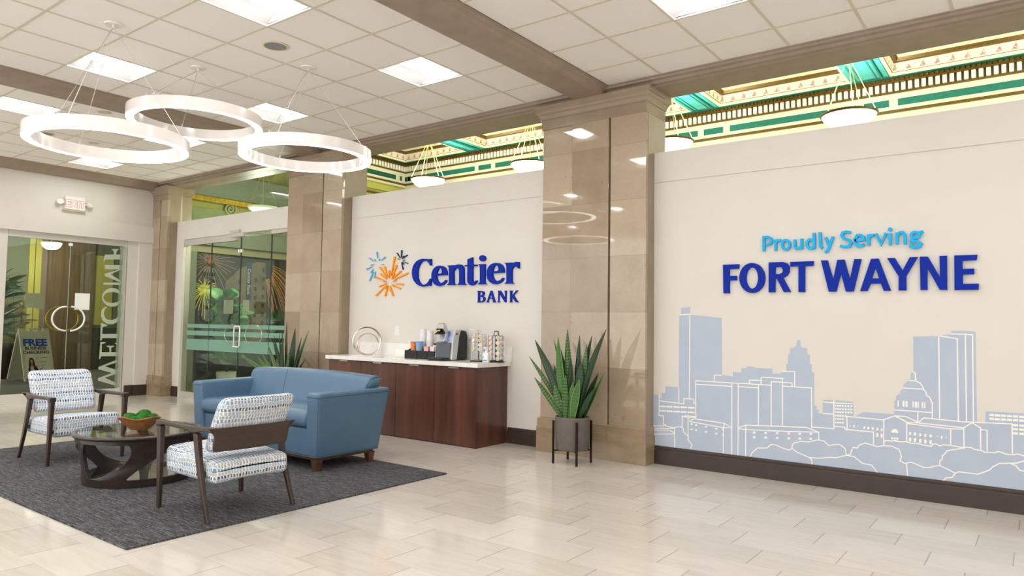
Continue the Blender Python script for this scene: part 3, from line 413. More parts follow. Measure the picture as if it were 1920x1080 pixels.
PROUDLY=[[('o',[(-2.176,2.211),(-2.176,2.349),(-2.138,2.35),(-2.106,2.331),(-2.099,2.305),(-2.117,2.279),(-2.166,2.273)])],[('o',[(-2.063,2.212),(-2.062,2.321)]),('o',[(-2.062,2.286),(-2.042,2.31),(-2.014,2.31)])],[('c',[(-1.931,2.261),(-1.932,2.247),(-1.937,2.235),(-1.945,2.226),(-1.955,2.22),(-1.966,2.218),(-1.977,2.221),(-1.987,2.228),(-1.994,2.238),(-1.999,2.251),(-2.001,2.265),(-1.999,2.279),(-1.994,2.291),(-1.986,2.301),(-1.976,2.306),(-1.965,2.308),(-1.955,2.305),(-1.945,2.298),(-1.937,2.288),(-1.932,2.275)])],[('o',[(-1.882,2.31),(-1.883,2.24),(-1.867,2.22),(-1.84,2.224),(-1.82,2.244)]),('o',[(-1.82,2.313),(-1.821,2.212)])],[('o',[(-1.709,2.361),(-1.706,2.21)]),('c',[(-1.707,2.255),(-1.709,2.242),(-1.713,2.23),(-1.721,2.221),(-1.73,2.215),(-1.74,2.213),(-1.75,2.216),(-1.759,2.223),(-1.766,2.233),(-1.77,2.245),(-1.772,2.259),(-1.77,2.273),(-1.765,2.285),(-1.758,2.294),(-1.749,2.3),(-1.739,2.301),(-1.729,2.298),(-1.72,2.292),(-1.713,2.281),(-1.708,2.269)])],[('o',[(-1.655,2.364),(-1.652,2.23),(-1.633,2.213)])],[('o',[(-1.607,2.313),(-1.576,2.23)]),('o',[(-1.54,2.316),(-1.576,2.217),(-1.591,2.184),(-1.612,2.174)])],[('o',[(-1.389,2.344),(-1.426,2.353),(-1.456,2.347),(-1.467,2.318),(-1.445,2.29),(-1.402,2.274),(-1.388,2.246),(-1.402,2.217),(-1.439,2.213),(-1.479,2.225)])],[('o',[(-1.356,2.268),(-1.281,2.27),(-1.283,2.297),(-1.305,2.314),(-1.335,2.313),(-1.353,2.284),(-1.354,2.244),(-1.332,2.217),(-1.3,2.215),(-1.276,2.227)])],[('o',[(-1.239,2.215),(-1.242,2.317)]),('o',[(-1.241,2.281),(-1.222,2.306),(-1.196,2.308)])],[('o',[(-1.18,2.319),(-1.141,2.219),(-1.099,2.32)])],[('o',[(-1.066,2.212),(-1.067,2.315)]),('d',[(-1.05,2.349),(-1.051,2.344),(-1.053,2.339),(-1.057,2.335),(-1.062,2.333),(-1.066,2.332),(-1.071,2.333),(-1.076,2.336),(-1.079,2.341),(-1.082,2.346),(-1.082,2.351),(-1.081,2.357),(-1.079,2.362),(-1.076,2.366),(-1.071,2.368),(-1.066,2.368),(-1.061,2.367),(-1.057,2.364),(-1.053,2.36),(-1.051,2.355)])],[('o',[(-1.012,2.214),(-1.013,2.318)]),('o',[(-1.012,2.295),(-0.99,2.316),(-0.964,2.316),(-0.951,2.295),(-0.95,2.212)])],[('c',[(-0.839,2.284),(-0.841,2.276),(-0.845,2.269),(-0.852,2.264),(-0.861,2.261),(-0.871,2.261),(-0.88,2.262),(-0.889,2.267),(-0.895,2.273),(-0.9,2.28),(-0.901,2.288),(-0.9,2.296),(-0.895,2.302),(-0.888,2.308),(-0.879,2.311),(-0.87,2.311),(-0.86,2.309),(-0.852,2.305),(-0.845,2.299),(-0.841,2.292)]),('o',[(-0.843,2.304),(-0.81,2.315)]),('o',[(-0.894,2.26),(-0.9,2.237),(-0.858,2.228),(-0.829,2.208),(-0.839,2.183),(-0.875,2.177),(-0.905,2.189),(-0.9,2.215)])]]
BURST={'orange':[[(-7.349,2.395),(-7.358,2.403),(-7.37,2.399),(-7.379,2.389),(-7.43,2.129),(-7.422,2.128),(-7.346,2.383)],[(-7.31,2.273),(-7.316,2.281),(-7.328,2.279),(-7.339,2.27),(-7.409,2.104),(-7.401,2.102),(-7.309,2.261)],[(-7.225,2.184),(-7.226,2.192),(-7.238,2.194),(-7.254,2.19),(-7.387,2.09),(-7.382,2.086),(-7.232,2.173)],[(-7.091,2.15),(-7.088,2.159),(-7.1,2.163),(-7.118,2.162),(-7.374,2.069),(-7.37,2.064),(-7.103,2.141)],[(-7.32,2.06),(-7.317,2.067),(-7.327,2.071),(-7.343,2.072),(-7.399,2.049),(-7.397,2.044),(-7.332,2.052)],[(-7.179,1.993),(-7.171,1.998),(-7.177,2.005),(-7.192,2.011),(-7.362,2.021),(-7.362,2.016),(-7.194,1.99)],[(-7.234,1.932),(-7.224,1.935),(-7.226,1.943),(-7.237,1.952),(-7.4,2.006),(-7.403,2.002),(-7.25,1.934)],[(-7.361,1.964),(-7.351,1.964),(-7.349,1.972),(-7.355,1.982),(-7.399,2.006),(-7.404,2.003),(-7.375,1.969)],[(-7.386,1.841),(-7.376,1.838),(-7.371,1.844),(-7.37,1.853),(-7.433,1.977),(-7.439,1.976),(-7.394,1.849)],[(-7.438,1.906),(-7.43,1.902),(-7.423,1.907),(-7.42,1.916),(-7.446,1.984),(-7.453,1.984),(-7.446,1.914)],[(-7.549,1.843),(-7.542,1.836),(-7.531,1.839),(-7.521,1.848),(-7.483,1.984),(-7.49,1.986),(-7.551,1.854)],[(-7.558,1.947),(-7.555,1.94),(-7.545,1.941),(-7.533,1.946),(-7.495,1.998),(-7.5,2.001),(-7.556,1.957)],[(-7.741,1.852),(-7.74,1.843),(-7.728,1.842),(-7.712,1.847),(-7.52,1.991),(-7.525,1.995),(-7.735,1.862)],[(-7.67,1.988),(-7.674,1.98),(-7.663,1.976),(-7.646,1.975),(-7.517,2.019),(-7.52,2.023),(-7.658,1.996)],[(-7.581,2.053),(-7.588,2.048),(-7.581,2.042),(-7.568,2.038),(-7.504,2.041),(-7.504,2.046),(-7.567,2.056)],[(-7.742,2.127),(-7.755,2.123),(-7.75,2.113),(-7.736,2.104),(-7.526,2.047),(-7.523,2.052),(-7.723,2.126)],[(-7.652,2.172),(-7.663,2.171),(-7.663,2.163),(-7.655,2.153),(-7.513,2.076),(-7.508,2.079),(-7.637,2.168)],[(-7.658,2.264),(-7.671,2.266),(-7.674,2.257),(-7.67,2.245),(-7.514,2.101),(-7.508,2.104),(-7.643,2.257)],[(-7.559,2.269),(-7.57,2.273),(-7.577,2.266),(-7.578,2.255),(-7.498,2.105),(-7.491,2.106),(-7.549,2.26)],[(-7.458,2.207),(-7.466,2.212),(-7.475,2.208),(-7.48,2.198),(-7.467,2.094),(-7.46,2.094),(-7.452,2.197)],[(-7.354,2.148),(-7.358,2.155),(-7.369,2.154),(-7.38,2.147),(-7.417,2.08),(-7.411,2.077),(-7.355,2.137)]],'light':[[(-7.727,2.483),(-7.735,2.487),(-7.742,2.483),(-7.745,2.474),(-7.722,2.391),(-7.716,2.391),(-7.72,2.475)],[(-7.893,2.412),(-7.903,2.411),(-7.902,2.404),(-7.895,2.395),(-7.802,2.351),(-7.798,2.354),(-7.88,2.408)],[(-7.786,2.384),(-7.794,2.384),(-7.795,2.378),(-7.791,2.371),(-7.754,2.351),(-7.751,2.353),(-7.776,2.38)],[(-7.667,2.377),(-7.67,2.382),(-7.677,2.382),(-7.685,2.378),(-7.697,2.355),(-7.693,2.353),(-7.669,2.37)],[(-7.552,2.399),(-7.553,2.405),(-7.562,2.407),(-7.575,2.405),(-7.642,2.358),(-7.638,2.355),(-7.558,2.391)],[(-7.586,2.295),(-7.582,2.299),(-7.588,2.303),(-7.597,2.305),(-7.642,2.297),(-7.641,2.294),(-7.594,2.292)],[(-7.869,2.302),(-7.872,2.297),(-7.865,2.293),(-7.852,2.291),(-7.792,2.306),(-7.794,2.309),(-7.859,2.307)],[(-7.959,2.244),(-7.961,2.237),(-7.952,2.234),(-7.938,2.234),(-7.833,2.272),(-7.835,2.276),(-7.95,2.25)],[(-7.86,2.187),(-7.857,2.181),(-7.848,2.182),(-7.838,2.186),(-7.801,2.236),(-7.806,2.238),(-7.858,2.196)],[(-7.885,2.069),(-7.88,2.063),(-7.87,2.065),(-7.861,2.071),(-7.799,2.196),(-7.805,2.198),(-7.885,2.079)],[(-7.784,2.109),(-7.778,2.104),(-7.771,2.107),(-7.764,2.114),(-7.755,2.199),(-7.76,2.2),(-7.787,2.117)]],'navy':[[(-7.22,2.483),(-7.226,2.487),(-7.232,2.484),(-7.236,2.477),(-7.234,2.381),(-7.229,2.381),(-7.217,2.475)],[(-7.313,2.452),(-7.321,2.453),(-7.323,2.448),(-7.321,2.441),(-7.254,2.372),(-7.25,2.373),(-7.305,2.447)],[(-7.3,2.371),(-7.305,2.369),(-7.304,2.365),(-7.298,2.36),(-7.262,2.351),(-7.261,2.353),(-7.291,2.37)],[(-7.177,2.401),(-7.179,2.405),(-7.186,2.405),(-7.193,2.401),(-7.218,2.362),(-7.215,2.36),(-7.178,2.394)],[(-7.107,2.409),(-7.107,2.414),(-7.114,2.416),(-7.124,2.414),(-7.216,2.36),(-7.213,2.358),(-7.112,2.402)],[(-7.155,2.338),(-7.151,2.342),(-7.155,2.345),(-7.163,2.347),(-7.209,2.344),(-7.209,2.341),(-7.162,2.336)],[(-7.102,2.288),(-7.096,2.29),(-7.098,2.295),(-7.105,2.3),(-7.203,2.327),(-7.204,2.324),(-7.111,2.289)],[(-7.182,2.281),(-7.175,2.28),(-7.173,2.285),(-7.176,2.292),(-7.211,2.318),(-7.215,2.316),(-7.19,2.285)],[(-7.195,2.207),(-7.189,2.205),(-7.185,2.209),(-7.183,2.215),(-7.221,2.311),(-7.225,2.31),(-7.2,2.213)]]}
WELCOME=[[[(6.293,0.693),(5.961,0.563),(5.963,0.525),(6.204,0.444),(5.964,0.36),(5.966,0.315),(6.326,0.186),(6.324,0.238),(6.085,0.36),(6.303,0.433),(6.301,0.492),(6.076,0.574),(6.295,0.641)]],[[(5.978,1.028),(6.075,1.021),(6.07,1.008),(6.006,0.983),(6.008,0.836),(6.144,0.833),(6.141,0.917),(6.091,0.943),(6.09,0.956),(6.226,0.954),(6.226,0.941),(6.174,0.916),(6.177,0.832),(6.293,0.832),(6.287,0.966),(6.236,0.993),(6.236,1.006),(6.298,1.005),(6.309,0.758),(6.001,0.763),(5.985,0.715),(5.967,0.716)]],[[(5.987,1.38),(6.093,1.329),(6.003,1.303),(6.004,1.175),(6.297,1.177),(6.301,1.096),(6.005,1.098),(6.001,1.06),(5.973,1.054),(5.97,1.367)]],[[(6.037,1.684),(5.974,1.623),(5.965,1.513),(6.001,1.425),(6.088,1.362),(6.202,1.363),(6.287,1.419),(6.331,1.521),(6.316,1.641),(6.276,1.681),(6.258,1.64),(6.282,1.54),(6.246,1.469),(6.171,1.437),(6.085,1.441),(6.036,1.485),(6.014,1.554),(6.03,1.634),(6.066,1.675)]],[[(6.34,1.87),(6.338,1.835),(6.328,1.802),(6.312,1.771),(6.29,1.743),(6.263,1.72),(6.231,1.703),(6.197,1.692),(6.161,1.687),(6.125,1.69),(6.09,1.699),(6.058,1.714),(6.03,1.735),(6.006,1.76),(5.988,1.79),(5.976,1.822),(5.972,1.855),(5.974,1.889),(5.982,1.922),(5.998,1.953),(6.019,1.98),(6.046,2.003),(6.077,2.021),(6.111,2.033),(6.146,2.038),(6.182,2.036),(6.218,2.028),(6.25,2.013),(6.28,1.993),(6.304,1.967),(6.323,1.937),(6.335,1.904)],[(6.307,1.867),(6.305,1.847),(6.297,1.827),(6.283,1.809),(6.264,1.792),(6.24,1.779),(6.214,1.768),(6.184,1.761),(6.154,1.758),(6.123,1.759),(6.094,1.764),(6.067,1.773),(6.043,1.784),(6.023,1.799),(6.008,1.816),(5.999,1.835),(5.995,1.855),(5.997,1.875),(6.005,1.894),(6.018,1.913),(6.037,1.929),(6.06,1.943),(6.086,1.953),(6.115,1.961),(6.145,1.964),(6.176,1.963),(6.206,1.959),(6.233,1.951),(6.258,1.939),(6.278,1.924),(6.294,1.907),(6.303,1.888)]],[[(5.995,2.463),(6.308,2.48),(6.311,2.403),(6.101,2.297),(6.32,2.171),(6.323,2.107),(5.985,2.096),(5.983,2.13),(6.281,2.152),(6.004,2.256),(6.002,2.298),(6.25,2.392),(5.999,2.387)]],[[(5.987,2.657),(6.145,2.671),(6.142,2.734),(6.098,2.771),(6.234,2.784),(6.196,2.739),(6.185,2.674),(6.279,2.683),(6.276,2.76),(6.246,2.814),(6.3,2.826),(6.31,2.591),(5.991,2.564),(5.983,2.518),(5.967,2.523)]]]

# ------------------------------------------------------------------ setting: floors
m = MB().box(-14.3, 6, -6, 14.2, -.1, 0); struct(m.build('floor', FLOOR), 'pale beige porcelain floor laid in offset long tiles')
m = MB().box(-27, -14.3, 1, 13, -.1, -.002); struct(m.build('floor', CARPETG), 'grey lobby carpet beyond the glass doors')

# ceiling tiles in three bays with troffer openings
ZC = 4.12; TS = .6555
YL = [5.645 + TS*k for k in range(-17, 3)]
def clip_lines(x0, x1, ph):
    a = [x0]; k = math.ceil((x0-ph)/TS+1e-6)
    while ph+k*TS < x1-1e-6: a.append(ph+k*TS); k += 1
    return a + [x1]
ybounds = [YL[0]] + [y for y in YL[1:] if y < 6.84] + [6.84]
troffers = []
bays = [(-3.81, 6.0, -1.855), (-8.80, -4.30, -4.91), (-13.76, -9.25, -9.97)]
def is_troff(xa, xb, ya, yb, ph):
    if xb-xa < .6 or yb-ya < .6: return False
    kx = round((xb-ph)/TS); ky = round((yb-5.645)/TS)
    return kx % 4 == 0 and ky % 3 == 0
mt = MB(); mg = MB()
for (x0, x1, ph) in bays:
    xs = clip_lines(x0, x1, ph)
    for i in range(len(xs)-1):
        for j in range(len(ybounds)-1):
            xa, xb, ya, yb = xs[i], xs[i+1], ybounds[j], ybounds[j+1]
            if is_troff(xa, xb, ya, yb, ph): troffers.append((xa, ya)); continue
            mt.box(xa, xb, ya, yb, ZC, ZC+.02)
    for xx in xs: mg.box(xx-.012, xx+.012, ybounds[0], 6.84, ZC-.005, ZC+.003)
    for yy in ybounds: mg.box(x0, x1, yy-.012, yy+.012, ZC-.0045, ZC+.0025)
ceil = struct(mt.build('ceiling', CEILT), 'white acoustic tile ceiling')
mg.build('ceiling_grid', GRID, ceil)

# beams (profile swept)
def sweep(prof, axis, a0, a1):
    m = MB(); n = len(prof)
    vs = [((a0, p, z) if axis == 'x' else (p, a0, z)) for p, z in prof] + [((a1, p, z) if axis == 'x' else (p, a1, z)) for p, z in prof]
    m.add(vs, [(i, (i+1) % n, n+(i+1) % n, n+i) for i in range(n)]); m.add(vs, [list(range(n))[::-1], [n+i for i in range(n)]])
    return m
PX = [(6.79,4.121),(6.79,4.112),(6.805,4.105),(6.81,4.085),(6.845,4.075),(6.86,4.05),(6.90,4.045),(6.92,4.03),(7.34,4.03),(7.34,4.3),(6.79,4.3)]
struct(sweep(PX, 'x', -14, 6).build('trim_1', CEILBEAM), 'taupe moulded beam running along the top of the long wall')
def PY(c): return [(c+.25+.012,4.121),(c+.25+.012,4.112),(c+.24,4.105),(c+.235,4.085),(c+.21,4.07),(c+.19,4.045),(c+.17,4.03),(c-.17,4.03),(c-.19,4.045),(c-.21,4.07),(c-.235,4.085),(c-.24,4.105),(c-.262,4.112),(c-.262,4.121),(c-.262,4.3),(c+.262,4.3)]
struct(sweep(PY(-4.06), 'y', -6, 6.87).build('trim_2', CEILBEAM), 'taupe ceiling beam meeting the large stone column')
struct(sweep(PY(-9.02), 'y', -6, 6.87).build('trim_3', CEILBEAM), 'taupe ceiling beam above the far ring lights')
PL = [(-13.72,4.121),(-13.72,4.11),(-13.74,4.10),(-13.75,4.075),(-13.80,4.05),(-13.82,4.02),(-13.84,3.99),(-14.0,3.98),(-14.0,4.3),(-13.72,4.3)]
struct(sweep(PL, 'y', -6, 6.87).build('trim_4', CEILBEAM), 'taupe moulding along the top of the exit wall')

# walls of the room
def wall_panel(name, x0, x1, lab):
    m = MB().box(x0, x1, 7.05, 7.25, 0, 3.012).box(x0, x1, 7.058, 7.25, 3.012, 3.022).box(x0, x1, 7.05, 7.25, 3.022, 3.352)
    return struct(m.build(name, WHITEWALL), lab)
struct(MB().box(6, 6.2, -6, 7.05, 0, 4.2).build('wall_right_light_block', WHITEWALL), 'unseen cream wall added right of the mural to block world light')  # added out of view; keeps world light from entering at the right
wall_panel('wall_back_right', -3.36, 6, 'cream partition wall carrying the skyline mural')
wall_panel('wall_back_centre', -8.42, -4.70, 'cream partition wall carrying the bank sign')
m = MB().box(-13.45, -13.17, 7.05, 7.2, 0, 3.355).box(-13.17, -9.6, 7.05, 7.2, 3.0, 3.355); struct(m.build('wall_back_left', WHITEWALL), 'cream frame wall around the glass entry doors')
def baseboard_y(name, x0, x1, y=7.05, lab=None):
    pr = [(y, 0), (y-.022, 0), (y-.022, .145), (y-.016, .155), (y-.018, .168), (y-.010, .178), (y-.008, .19), (y, .192)]
    return struct(sweep(pr, 'x', x0, x1).build(name, DARKBASE), lab)
baseboard_y('baseboard_right', -3.36, 6, lab='dark brown baseboard under the skyline mural')
baseboard_y('baseboard_centre', -5.31, -4.70, lab='dark brown baseboard between cabinets and stone column')
baseboard_y('baseboard_left', -13.42, -13.19, lab='short dark brown baseboard beside the glass entry')
# exit wall (x = -14)
m = MB()
m.box(-14.2, -14.0, -6, 4.43, 0, 4.12).box(-14.2, -14.0, 4.43, 6.40, 2.95, 4.12).box(-14.2, -14.0, 6.40, 6.92, 0, 4.12)
m.box(-14.0, -13.96, 6.60, 6.86, 0, 2.96).box(-14.2, -13.94, -6, 6.88, 2.95, 3.27)
struct(m.build('wall_exit', WHITEWALL), 'cream end wall with the exit sign over glass doors')
m = MB().box(-13.96, -13.93, 6.58, 6.86, 0, .2).box(-14.0, -13.965, 6.43, 6.60, 0, .2); struct(m.build('baseboard_exit', DARKBASE, bevel=.006), 'dark brown baseboard beside the welcome doors')

# stone columns
def column(dx, name, label, xr=None):
    root = sroot(name, (dx, 0, 0)); root['label'] = label
    x0, x1 = -4.71, (-3.36 if xr is None else xr)
    m = MB().box(x0+.02, x1-.01, 6.905, 7.32, .38, 3.77)
    m.box(x0, -4.29, 6.875, 7.30, .38, 3.77).box(-4.29, -3.815, 6.85, 7.30, .38, 3.77)
    if x1 > -3.7: m.box(-3.79, x1, 6.85, 7.0, .38, 3.77)
    m.build('column_shaft', STONE, root, bevel=.004)
    MB().box(x0+.004, x1+.003, 6.90, 7.325, .386, 3.765).build('side_panel', SIDEST, root)
    def rings(prof, b):
        vs = []; fs = []
        for off, z in prof:
            a0, a1, b0, b1 = x0-off, x1+off, 6.85-off, 7.32+off*.3
            vs += [(a0, b0, z), (a1, b0, z), (a1, b1, z), (a0, b1, z)]
        for i in range(len(prof)-1):
            for k in range(4): fs.append((4*i+k, 4*i+(k+1) % 4, 4*i+4+(k+1) % 4, 4*i+4+k))
        n = len(prof)*4; fs += [(3, 2, 1, 0), (n-4, n-3, n-2, n-1)]
        b.add(vs, fs)
    b = MB(); rings([(.006,3.765),(.006,3.875),(.018,3.88),(.018,3.892),(.022,3.90),(.034,3.925),(.055,3.945),(.062,3.96),(.062,3.99),(.07,4.0),(.07,4.032)], b)
    b.build('capital', CAPST, root)
    b = MB(); rings([(.022,0),(.022,.285),(.014,.292),(.014,.375),(.004,.386)], b)
    b.box(-3.806, -3.797, 6.823, 6.835, 0, .38)
    b.build('column_base', BASEST, root)
    return root
column(0, 'trim_5', 'large polished stone column between the two signs')
column(-4.96, 'trim_6', 'polished stone column behind the snake plant and sofa')
column(-9.9, 'trim_7', 'stone corner pier beside the welcome doors', -3.53)

# ------------------------------------------------------------------ signs on the walls
def sign(name, label, cat, polysets, m, y=7.05, d=.03, part='letter'):
    c = polysets[0][0][0]; root = empty(name, (c[0], y, c[1]), label, cat)
    for P in polysets:
        mb = MB().prism([[(a-c[0], b-c[1]) for a, b in q] for q in P], d, WALLF(0)); mb.build(part, m, root)
    return root, c
rt, c0 = sign('bank_logo_sign', 'raised blue bank name with orange firework burst on cream wall', 'sign', CENTIER[:4]+[CENTIER[4]]+CENTIER[5:], BLUE)
mb = MB().prism([[(a-c0[0], b-c0[1]) for a, b in DOT]], .03, WALLF(0)); mb.build('letter_dot', BLUE, rt)
for P in BANK: MB().prism([[(a-c0[0], b-c0[1]) for a, b in q] for q in P], .02, WALLF(0)).build('letter', BLUE, rt)
for k, mm in (('orange', ORANGE), ('light', LBLUE), ('navy', NAVY)):
    mb = MB()
    for q in BURST[k]: mb.prism([[(a-c0[0], b-c0[1]) for a, b in q]], .02+.0003*(len(mb.v) % 7), WALLF(0))
    o = mb.build('firework_burst', mm, rt); o['label'] = {'orange': 'large orange firework burst', 'light': 'pale blue firework burst', 'navy': 'small navy firework burst'}[k]
sign('city_name_sign', 'large raised royal blue FORT WAYNE lettering above the skyline', 'sign', FORTWAYNE, BLUE)
c = PROUDLY[0][0][1][0]; rt = empty('proudly_serving_sign', (c[0], 7.05, c[1]), 'light blue raised Proudly Serving lettering over the city name', 'sign')
for g in PROUDLY:
    mb = MB()
    for i, (kind, P) in enumerate(g):
        q = [(a-c[0], b-c[1]) for a, b in P]
        if kind == 'd': mb.prism([q], .03, WALLF(0))
        else: mb.strip(q, .024, .03+.0008*i, WALLF(0), closed=(kind == 'c'))
    mb.build('letter', SKYB, rt)
mb = MB()
for P in SKY: mb.prism([P], .002, WALLF(7.05))
mb.cur = 1
for i, P in enumerate(LINES): mb.strip(P, .009, .0008+.00002*i, WALLF(7.048))
for P in WIN: mb.prism([P], .0007, WALLF(7.048))
mur = mb.build('wall_mural', mats=[MURAL, MURALLINE]); tag(mur, 'blue grey city skyline mural along the lower cream wall', 'mural')

# ------------------------------------------------------------------ ceiling fittings
def troffer():
    root = empty('ceiling_troffer', (0, 0, 0), 'square recessed ceiling light', 'ceiling light', 'recessed square ceiling lights')
    a = TS
    m = MB(); w = .014
    m.box(0, a, 0, w, ZC-.006, ZC+.012).box(0, a, a-w, a, ZC-.006, ZC+.012).box(0, w, w, a-w, ZC-.006, ZC+.012).box(a-w, a, w, a-w, ZC-.006, ZC+.012)
    m.build('frame', WHITETRIM, root)
    m = MB(); N = 8; zt = ZC+.085
    pts = []
    for i in range(N+1):
        t = i/N; pts.append((.014+(.18-.014)*t, ZC+.005+(zt-ZC-.005)*sin(t*pi/2)))
    for sgn in (0, 1):
        P = [((x if sgn == 0 else a-x), z) for x, z in pts]
        for i in range(N):
            m.add([(P[i][0], .014, P[i][1]), (P[i+1][0], .014, P[i+1][1]), (P[i+1][0], a-.014, P[i+1][1]), (P[i][0], a-.014, P[i][1])], [(0, 1, 2, 3)], True)
    for yy in (.014, a-.014):
        P = pts + [(a-x, z) for x, z in reversed(pts)]
        m.add([(x, yy, z) for x, z in P], [list(range(len(P)))])
    m.box(0, a, 0, a, zt+.01, zt+.02)
    m.build('reflector', REFL, root, fix=False)
    m = MB(); Q = []
    for i in range(9):
        t = i/8; Q.append((.17+.315*t, zt-.005-.045*sin(pi*t)))
    for i in range(8):
        m.add([(Q[i][0], .015, Q[i][1]), (Q[i+1][0], .015, Q[i+1][1]), (Q[i+1][0], a-.015, Q[i+1][1]), (Q[i][0], a-.015, Q[i][1])], [(0, 1, 2, 3)], True)
    m.build('lens', EMIT_P, root, fix=False)
    return root
t0 = troffer(); used = False
def bayname(x): return 'right hand ceiling bay' if x > -3.8 else ('middle ceiling bay' if x > -9 else 'far left ceiling bay')
TL = {(-5.565, 4.99): 'square ceiling light nearest the large stone column, left of the beam',
      (-5.565, 3.02): 'large square ceiling light at the top edge, between pendant cables and beam',
      (-8.19, 3.02): 'square ceiling light behind the cables of the lowest ring pendant',
      (-8.19, 4.99): 'square recessed ceiling light between the right ring and the upper ring pendant',
      (-2.51, 4.99): 'square recessed ceiling light at the top right, above the city name sign',
      (-10.63, 3.02): 'square recessed ceiling light beyond the far beam, at the left edge',
      (-10.63, 4.99): 'square ceiling light peeking out between the rings of the two left pendants',
      (-13.25, 3.02): 'far square ceiling light at the left edge below the far beam'}
for (x, y) in troffers:
    o = t0 if not used else copy_tree(t0); used = True
    o.location = (x, y, 0)
    for (a, b), l in TL.items():
        if abs(a-x) < .1 and abs(b-y) < .1: o['label'] = l; break
    else: o['label'] = 'square ceiling light in the %s, outside the photo' % bayname(x)

def ringlight(cx, cy, z, rad, can, label, ph):
    root = empty('ring_pendant', (cx, cy, z), label, 'pendant light', 'three white ring pendants over the seating')
    N = 96; ro, ri, h = rad, rad-.082, .105
    def tor(prof, mm, name):
        m = MB(); n = len(prof); vs = []
        for k in range(N):
            a = 2*pi*k/N
            vs += [(q*cos(a), q*sin(a), zz) for q, zz in prof]
        fs = [(k*n+i, ((k+1) % N)*n+i, ((k+1) % N)*n+(i+1) % n, k*n+(i+1) % n) for k in range(N) for i in range(n)]
        m.add(vs, fs); o = m.build(name, mm, root); 
        for p in o.data.polygons: p.use_smooth = True
        e = o.modifiers.new('edge', 'EDGE_SPLIT'); e.split_angle = R(35)
        return o
    tor([(ro, .002), (ro, h), (ri, h), (ri, .002), (ri+.004, 0), (ri+.004, .006), (ro-.004, .006), (ro-.004, 0)], WHITEGLOSS, 'ring_housing')
    tor([(ro-.004, .001), (ro-.004, .005), (ri+.004, .005), (ri+.004, .001)], EMIT_R, 'light_diffuser')
    dx, dy, dz = can[0]-cx, can[1]-cy, ZC-z
    MB().lathe([(.072, dz-.014), (.078, dz-.008), (.078, dz-.001)], (dx, dy, 0), 28).lathe([(.012, dz-.045), (.012, dz-.014)], (dx, dy, 0), 12).build('canopy', WHITEGLOSS, root)
    for a in ph:
        a = R(a); rm = (ro+ri)/2; p1 = (rm*cos(a), rm*sin(a), h); p0 = (dx+.01*cos(a), dy+.01*sin(a), dz-.04)
        MB().tube([p0, p1], .0028, 6).lathe([(.006, h), (.006, h+.035)], (p1[0], p1[1], 0), 8).build('suspension_cable', STEEL, root)
    a = R(ph[0]+8); rm = (ro+ri)/2
    MB().tube([(dx, dy, dz-.04), (rm*cos(a)*.6+dx*.4, rm*sin(a)*.6+dy*.4, dz*.5), (rm*cos(a), rm*sin(a), h)], .0035, 6).build('power_cord', WHITEPL, root)
ringlight(-6.661, 2.843, 2.993, .658, (-6.677, 2.843), 'lowest, leftmost white ring pendant hanging nearest the exit sign', (-60, 60, 180))
ringlight(-6.996, 3.831, 3.479, .654, (-7.088, 3.874), 'uppermost white ring pendant, in the middle of the three', (-75, 45, 165))
ringlight(-6.072, 4.517, 3.136, .661, (-6.109, 4.538), 'rightmost white ring pendant hanging nearest the stone columns', (-70, 50, 170))

def ceil_disc(name, x, y, rad, label, cat, grille):
    root = empty(name, (x, y, ZC), label, cat)
    MB().lathe([(rad, -.001), (rad, -.006), (rad*.86, -.010), (rad*.85, -.004)], (0, 0, 0), 36, capb=False, capt=False).build('trim_ring', mat('cream_ring', 'D9CBB0', .5), root)
    MB().lathe([(rad*.86, -.004), (rad*.5, -.0055), (.001, -.006)], (0, 0, 0), 36).build('grille', grille, root)
GRL = mat('speaker_grille', '8D8E8A', .7, bump=(900, .5)); GR2 = mat('pale_disc', 'D2C7BC', .6)
ceil_disc('ceiling_speaker', -5.895, 3.996, .125, 'round grey ceiling speaker between pendant cables and beam', 'speaker', GRL)
ceil_disc('ceiling_speaker', -11.48, 4.03, .115, 'dim round ceiling speaker seen inside the lowest ring', 'speaker', GRL)
ceil_disc('smoke_detector', -9.64, 4.04, .08, 'small round white detector beside the far ceiling beam', 'detector', GR2)
ceil_disc('smoke_detector', -11.47, 4.68, .08, 'small round white detector seen through the lowest ring', 'detector', GR2)

# ------------------------------------------------------------------ exit sign
ex = empty('exit_sign', (-14.0, 5.42, 3.53), 'white exit sign with glowing letters and two lamp heads', 'exit sign')
MB().box(0, .075, -.165, .165, -.12, .12).build('housing', WHITEPL, ex, bevel=.012)
MB().box(0, .055, -.19, .19, -.145, -.12).build('base_strip', mat('exit_base', 'C9BBA5', .5), ex)
textobj('letters', 'EXIT', .155, LEDW, ex, TX(.078, .0, -.018), .001, .003)
textobj('letter_halo', 'EXIT', .155, RED, ex, TX(.0765, .0, -.018), .0008, .012)
MB().box(.02, .05, .10, .13, -.149, -.144).build('indicator_light', RED, ex)
for s in (-1, 1):
    a = MB().tube([(.03, s*.16, .0), (.04, s*.215, .0)], .022, 12).lathe([(.028, -.02), (.05, .0), (.056, .03), (.056, .036)], (0, 0, 0), 20, M=Matrix.Translation((.05, s*.235, -.01)) @ Matrix.Rotation(R(60), 4, 'Y') @ Matrix.Rotation(R(-20*s), 4, 'X'))
    h = a.build('lamp_head', WHITEPL, ex)

